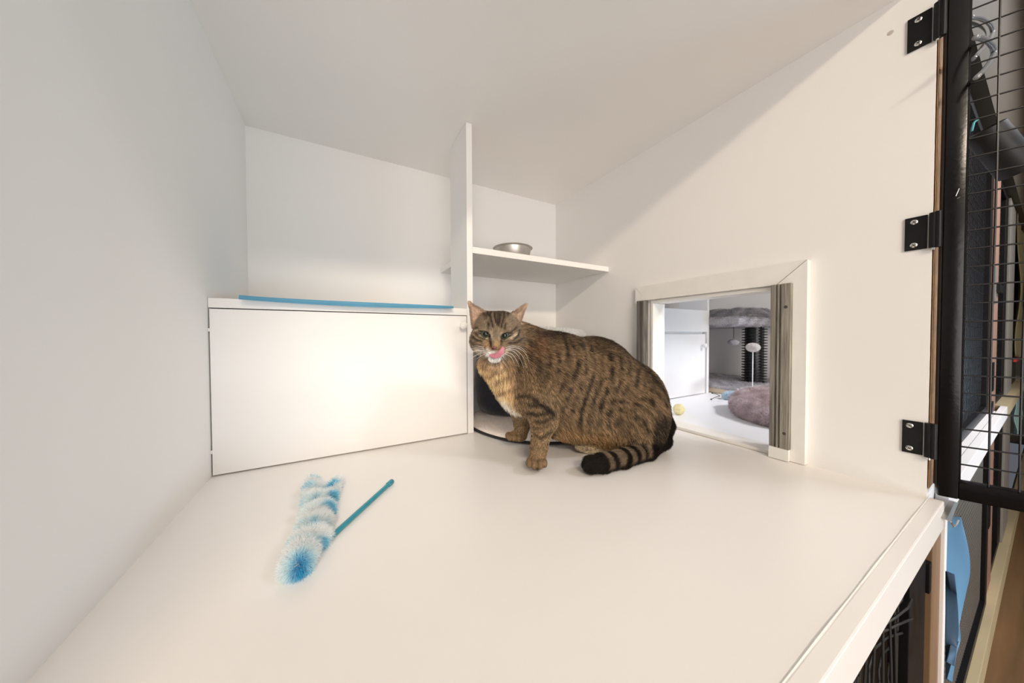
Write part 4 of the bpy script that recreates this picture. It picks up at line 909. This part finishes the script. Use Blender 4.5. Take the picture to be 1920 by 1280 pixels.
    h = mixc(h, CRM*0.8, S([(230, 820), (320, 900)], 6)*0.6)
    for pts in ([(300, 748), (410, 758)], [(310, 772), (420, 782)], [(640, 790), (700, 775)], [(640, 812), (705, 800)]): h = mixc(h, BRN, S(pts, 0.9)*0.55*front)
    back = np.clip((-hy_-18)/14, 0, 1); h = mixc(h, BRN*0.9, back*0.8)
    hw = np.clip(rg['head']*1.3, 0, 1)[:, None]; c = c*(1-hw)+h*hw
    # ears: pale pink inside, dark tawny outside
    for e in EARS:
        pc_ = (e['T']+e['A']+e['C'])/3; pn = np.cross(e['A']-e['T'], e['C']-e['T']); pn = pn/np.linalg.norm(pn)
        if pn[1] > 0: pn = -pn
        near = np.linalg.norm(P-pc_, axis=1) < 0.040; ins = (N@pn > 0.10)
        tpz = np.clip(((P-e['A'])@(e['T']-e['A']))/np.dot(e['T']-e['A'], e['T']-e['A']), 0, 1)
        inner = mixc(np.tile(np.array([0.80, 0.55, 0.44]), (n, 1)), CRM, 0.35+0.4*(nz3-0.5)); outer = mixc(np.tile(BRN*0.9, (n, 1)), DRK, 0.3+tpz*0.3)
        rim = np.zeros(n)
        for a_, b_ in ((e['T'], e['A']), (e['T'], e['C'])):
            ab = b_-a_; hh = np.clip(((P-a_)@ab)/(ab@ab), 0, 1); rim = np.maximum(rim, np.exp(-(np.linalg.norm(P-a_-hh[:, None]*ab, axis=1)/0.0026)**2))
        inner = mixc(inner, BRN, rim*0.8); ec = np.where(ins[:, None], inner, outer); ew = (np.clip(rg['ear']*1.8-0.4, 0, 1)*near)[:, None]; c = c*(1-ew)+ec*ew
    return np.clip(c, 0.002, 1)
cat = empty('cat', tuple(towld(loc(1080, 835, 0.66))[0]*np.array([1, 1, 0])), label='brown tabby cat sitting on the platform licking its lips, tail curled beside it', cat='cat')
CATM = bpy.data.materials.new('tabby_skin'); CATM.use_nodes = True; b_n = CATM.node_tree.nodes['Principled BSDF']; a_n = CATM.node_tree.nodes.new('ShaderNodeAttribute'); a_n.attribute_name = 'tint'
CATM.node_tree.links.new(a_n.outputs['Color'], b_n.inputs['Base Color']); b_n.inputs['Roughness'].default_value = 0.75; b_n.inputs['Specular IOR Level'].default_value = 0.2
bodyo = np_mesh('cat_body', towld(Vl), Fq, CATM, cat, 3)
me = bodyo.data; Vw, Tt, Nw = tri_arrays(me)
RW = np.stack([np.array(E1), np.array(E2), np.array([0, 0, 1.0])])
bpy.context.view_layer.update()
def tolocal(A): return (A-np.array([CAM.x, CAM.y, 0.0]))@RW.T
Vloc = tolocal(Vw); Nloc = Nw@RW.T
fl_v, ln_v, rg_v = fields(Vloc); col_v = coat(Vloc, Nloc, rg_v)
ta_ = me.attributes.new('tint', 'FLOAT_COLOR', 'POINT'); ta_.data.foreach_set('color', np.concatenate([col_v*0.55, np.ones((len(col_v), 1))], 1).astype(np.float32).ravel())
NS = 300000
Ps, kk_, uu_, vv_ = sample_surface(Vw, Tt, NS)
Ns = norm(Nw[Tt[kk_, 0]]*(1-uu_-vv_)[:, None]+Nw[Tt[kk_, 1]]*uu_[:, None]+Nw[Tt[kk_, 2]]*vv_[:, None])
Pl = tolocal(Ps); Nl = Ns@RW.T; fl_, ln_, rg_ = fields(Pl)
hxm = (Pl-HC)*1000
keep_ = np.ones(NS, bool)
for x, y, z, a in EYES: keep_ &= ~((np.abs(hxm[:, 0]-x) < 7.2) & (np.abs(hxm[:, 2]-z) < 3.6) & (-hxm[:, 1] > 20))
keep_ &= ~((np.abs(hxm[:, 0]) < 4.2) & (np.abs(hxm[:, 2]+20) < 3.4) & (-hxm[:, 1] > 42))
keep_ &= Pl[:, 2] > 0.0022
Ps, Ns, Pl, Nl, fl_, ln_, hxm = [q[keep_] for q in (Ps, Ns, Pl, Nl, fl_, ln_, hxm)]; rg_ = {k: v[keep_] for k, v in rg_.items()}
# on the face the coat runs away from the nose
nose = hd(0, 46, -19); away = norm(Pl-nose); wfz = np.clip(rg_['head']*1.3, 0, 1)[:, None]*np.clip((-hxm[:, 1]+5)/25, 0, 1)[:, None]
fl_ = fl_*(1-wfz)+away*wfz
fl_ = fl_-Nl*np.sum(fl_*Nl, 1, keepdims=True); fl_ = norm(fl_+rng.normal(size=fl_.shape)*0.16)
inner_ear = rg_['ear'] > 0.6
lift = 0.34+0.25*rg_['chest']; lift = np.where(rg_['head']+rg_['ear'] > 0.5, 0.26, lift)
ridge = 0.6+0.8*vnoise(Pl, 90, 9)
D0l = norm(fl_*0.8+Nl*(lift+0.25)[:, None]); D1l = norm(fl_+Nl*(lift*0.35*ridge)[:, None]+np.array([0, 0, -0.10])[None])
Lh = ln_*(0.65+0.6*rng.random(len(Pl)))
Lh = np.where(inner_ear, 0.004, Lh)
cc = coat(Pl, Nl, rg_)
ag = rng.random(len(Pl)); clumps = vnoise(Pl, 420, 11)
cl2 = vnoise(Pl, 800, 12); ampl = np.where(rg_['head'] > 0.5, 1.2, 2.0)*(1-0.6*rg_['tail'])*(1-0.8*rg_['ear']); f_ = 1.0+ampl*(ag*0.6+clumps*0.6+cl2*0.6-0.82); cc = cc*np.clip(f_, 0.10, 2.8)[:, None]
tipm = (rng.random(len(Pl)) < 0.12*np.clip(clumps*2-0.3, 0, 1))*(rg_['body'] > 0.5); cc = np.where(tipm[:, None], cc*0.5+TAN[None]*0.8, cc)
dk = (rng.random(len(Pl)) < 0.42+0.5*(clumps-0.5))*(rg_['body']+rg_['leg'] > 0.4); cc = np.where(dk[:, None], cc*0.38, cc*1.12)
cc = cc*np.array([0.69, 0.675, 0.68])*(1+0.25*np.clip(rg_['chest']+rg_['hindpaw'], 0, 1))[:, None]*(1+0.35*np.clip(cc.mean(1)*1.6-0.5, 0, 1))[:, None]
D0w = D0l@RW; D1w = D1l@RW
short = np.clip(ln_/0.006, 0.55, 1.0)
fur = strands('fur', Ps-Ns*0.0004, D0w, D1w, Lh, 0.00018, cc, cat, strand_mat('tabby_fur', 0.5))
fur.matrix_parent_inverse = cat.matrix_world.inverted()
# eyes
def hw_(x, y, z): return Vector(towld(hd(x, y, z))[0])
E3 = Vector((0, 0, 1)); MH = Matrix((E1, -E2, E3)).transposed().to_4x4()
eyem = bpy.data.materials.new('cat_eye'); eyem.use_nodes = True; nt = eyem.node_tree; pb = nt.nodes['Principled BSDF']; pb.inputs['Roughness'].default_value = 0.12; pb.inputs['Specular IOR Level'].default_value = 0.35
ea = nt.nodes.new('ShaderNodeAttribute'); ea.attribute_name = 'tint'; nt.links.new(ea.outputs['Color'], pb.inputs['Base Color'])
for (x, y, z, a) in EYES:
    bm = bmesh.new(); bmesh.ops.create_uvsphere(bm, u_segments=64, v_segments=40, radius=1)
    o = obj('eye', bm, eyem, smooth=True); me_ = o.data
    at_ = me_.attributes.new('tint', 'FLOAT_COLOR', 'POINT'); cl_ = []
    for v in me_.vertices:
        q = v.co; rr = math.hypot(q.x/1.0*8.6-0.4, (q.z)*7.0-0.3)
        cl_ += ([0.004, 0.005, 0.006] if rr < 4.9 else ([0.075, 0.078, 0.045] if rr < 6.6 else [0.04, 0.045, 0.03]))+[1]
    at_.data.foreach_set('color', cl_)
    Mx = Matrix.Translation(hw_(x, y-2.6, z)) @ MH @ Matrix.Rotation(math.radians(-a), 4, 'Y') @ Matrix.Diagonal((0.0086, 0.0066, 0.0070, 1))
    me_.transform(Mx); me_.update(); keep_parent(o, cat)
# tongue
TG = mat('tongue_pink', (0.50, 0.17, 0.22), 0.42, var=0.12, vscale=300, sss=0.2)
tg = [(918, 665.5, -0.0), (923, 668, -1.5), (929, 668.5, -3.0), (935, 666, -4.5), (940, 661, -5.5), (942.5, 655, -5.0), (942.5, 651, -3.5)]
wd = [0.0018, 0.0030, 0.0042, 0.0050, 0.0048, 0.0034, 0.0014]
dt_ = 0.5435
Pt = [at(x, y-1.2, dt_+s*0.001) for x, y, s in tg]; Pt = spline(Pt, 24); Wd = np.interp(np.linspace(0, 6, 25), range(7), wd)
bm = bmesh.new(); rings = []
for i, p in enumerate(Pt):
    t = (Pt[min(i+1, 24)]-Pt[max(i-1, 0)]).normalized(); nrm = (-c_f); side = t.cross(nrm).normalized(); nrm = side.cross(t).normalized(); ring = []
    for j in range(20):
        b = 2*PI*j/20; cx_, sy_ = math.cos(b), math.sin(b); ring.append(bm.verts.new(p+side*(cx_*Wd[i])+nrm*(sy_*0.0017-0.0011*(1-cx_*cx_)*(1 if sy_ > 0 else 0.3))))
    rings.append(ring)
for i in range(24):
    for j in range(20): bm.faces.new([rings[i][j], rings[i][(j+1) % 20], rings[i+1][(j+1) % 20], rings[i+1][j]])
bm.faces.new(rings[0][::-1]); bm.faces.new(rings[-1])
keep_parent(obj('tongue', bm, TG, smooth=True), cat)
# nose pad
bm = bmesh.new(); bmesh.ops.create_uvsphere(bm, u_segments=24, v_segments=16, radius=1)
for v in bm.verts:
    q = v.co; s_ = 1-0.45*max(0, -q.z); v.co = Vector((q.x*s_, q.y, q.z))
bmesh.ops.transform(bm, verts=bm.verts[:], matrix=Matrix.Translation(hw_(0, 48.2, -20.3)) @ MH @ Matrix.Diagonal((0.0047, 0.0032, 0.0030, 1)))
keep_parent(obj('nose', bm, mat('nose_leather', (0.22, 0.09, 0.065), 0.45, var=0.3, vscale=200), smooth=True), cat)
# whiskers
WM = mat('whisker_white', (0.85, 0.82, 0.78), 0.35)
wk = [[(909, 657), (894, 657), (880, 664), (874, 672)], [(910, 660), (896, 664), (884, 672), (878, 680)], [(908, 654), (893, 652), (880, 655), (870, 661)], [(912, 662), (900, 668), (890, 676)], [(907, 651), (894, 648), (884, 649)],
      [(947, 656), (965, 655), (980, 668), (988, 690)], [(947, 658), (962, 658), (975, 672), (982, 690)], [(948, 655), (966, 651), (984, 661), (993, 682)], [(946, 661), (960, 664), (970, 678), (974, 688)], [(948, 652), (962, 648), (978, 652), (988, 662)], [(946, 663), (957, 668), (965, 680)],
      ]
for i, ps in enumerate(wk):
    n_ = len(ps); P_ = [at(x, y, 0.548+0.004*j+(0.0 if i < 11 else 0.004)) for j, (x, y) in enumerate(ps)]; P_ = spline(P_, 14)
    bm = bmesh.new(); tube(bm, P_, [0.00032*(1-0.75*k/14) for k in range(15)], 5); keep_parent(obj('whisker', bm, WM, smooth=True), cat)
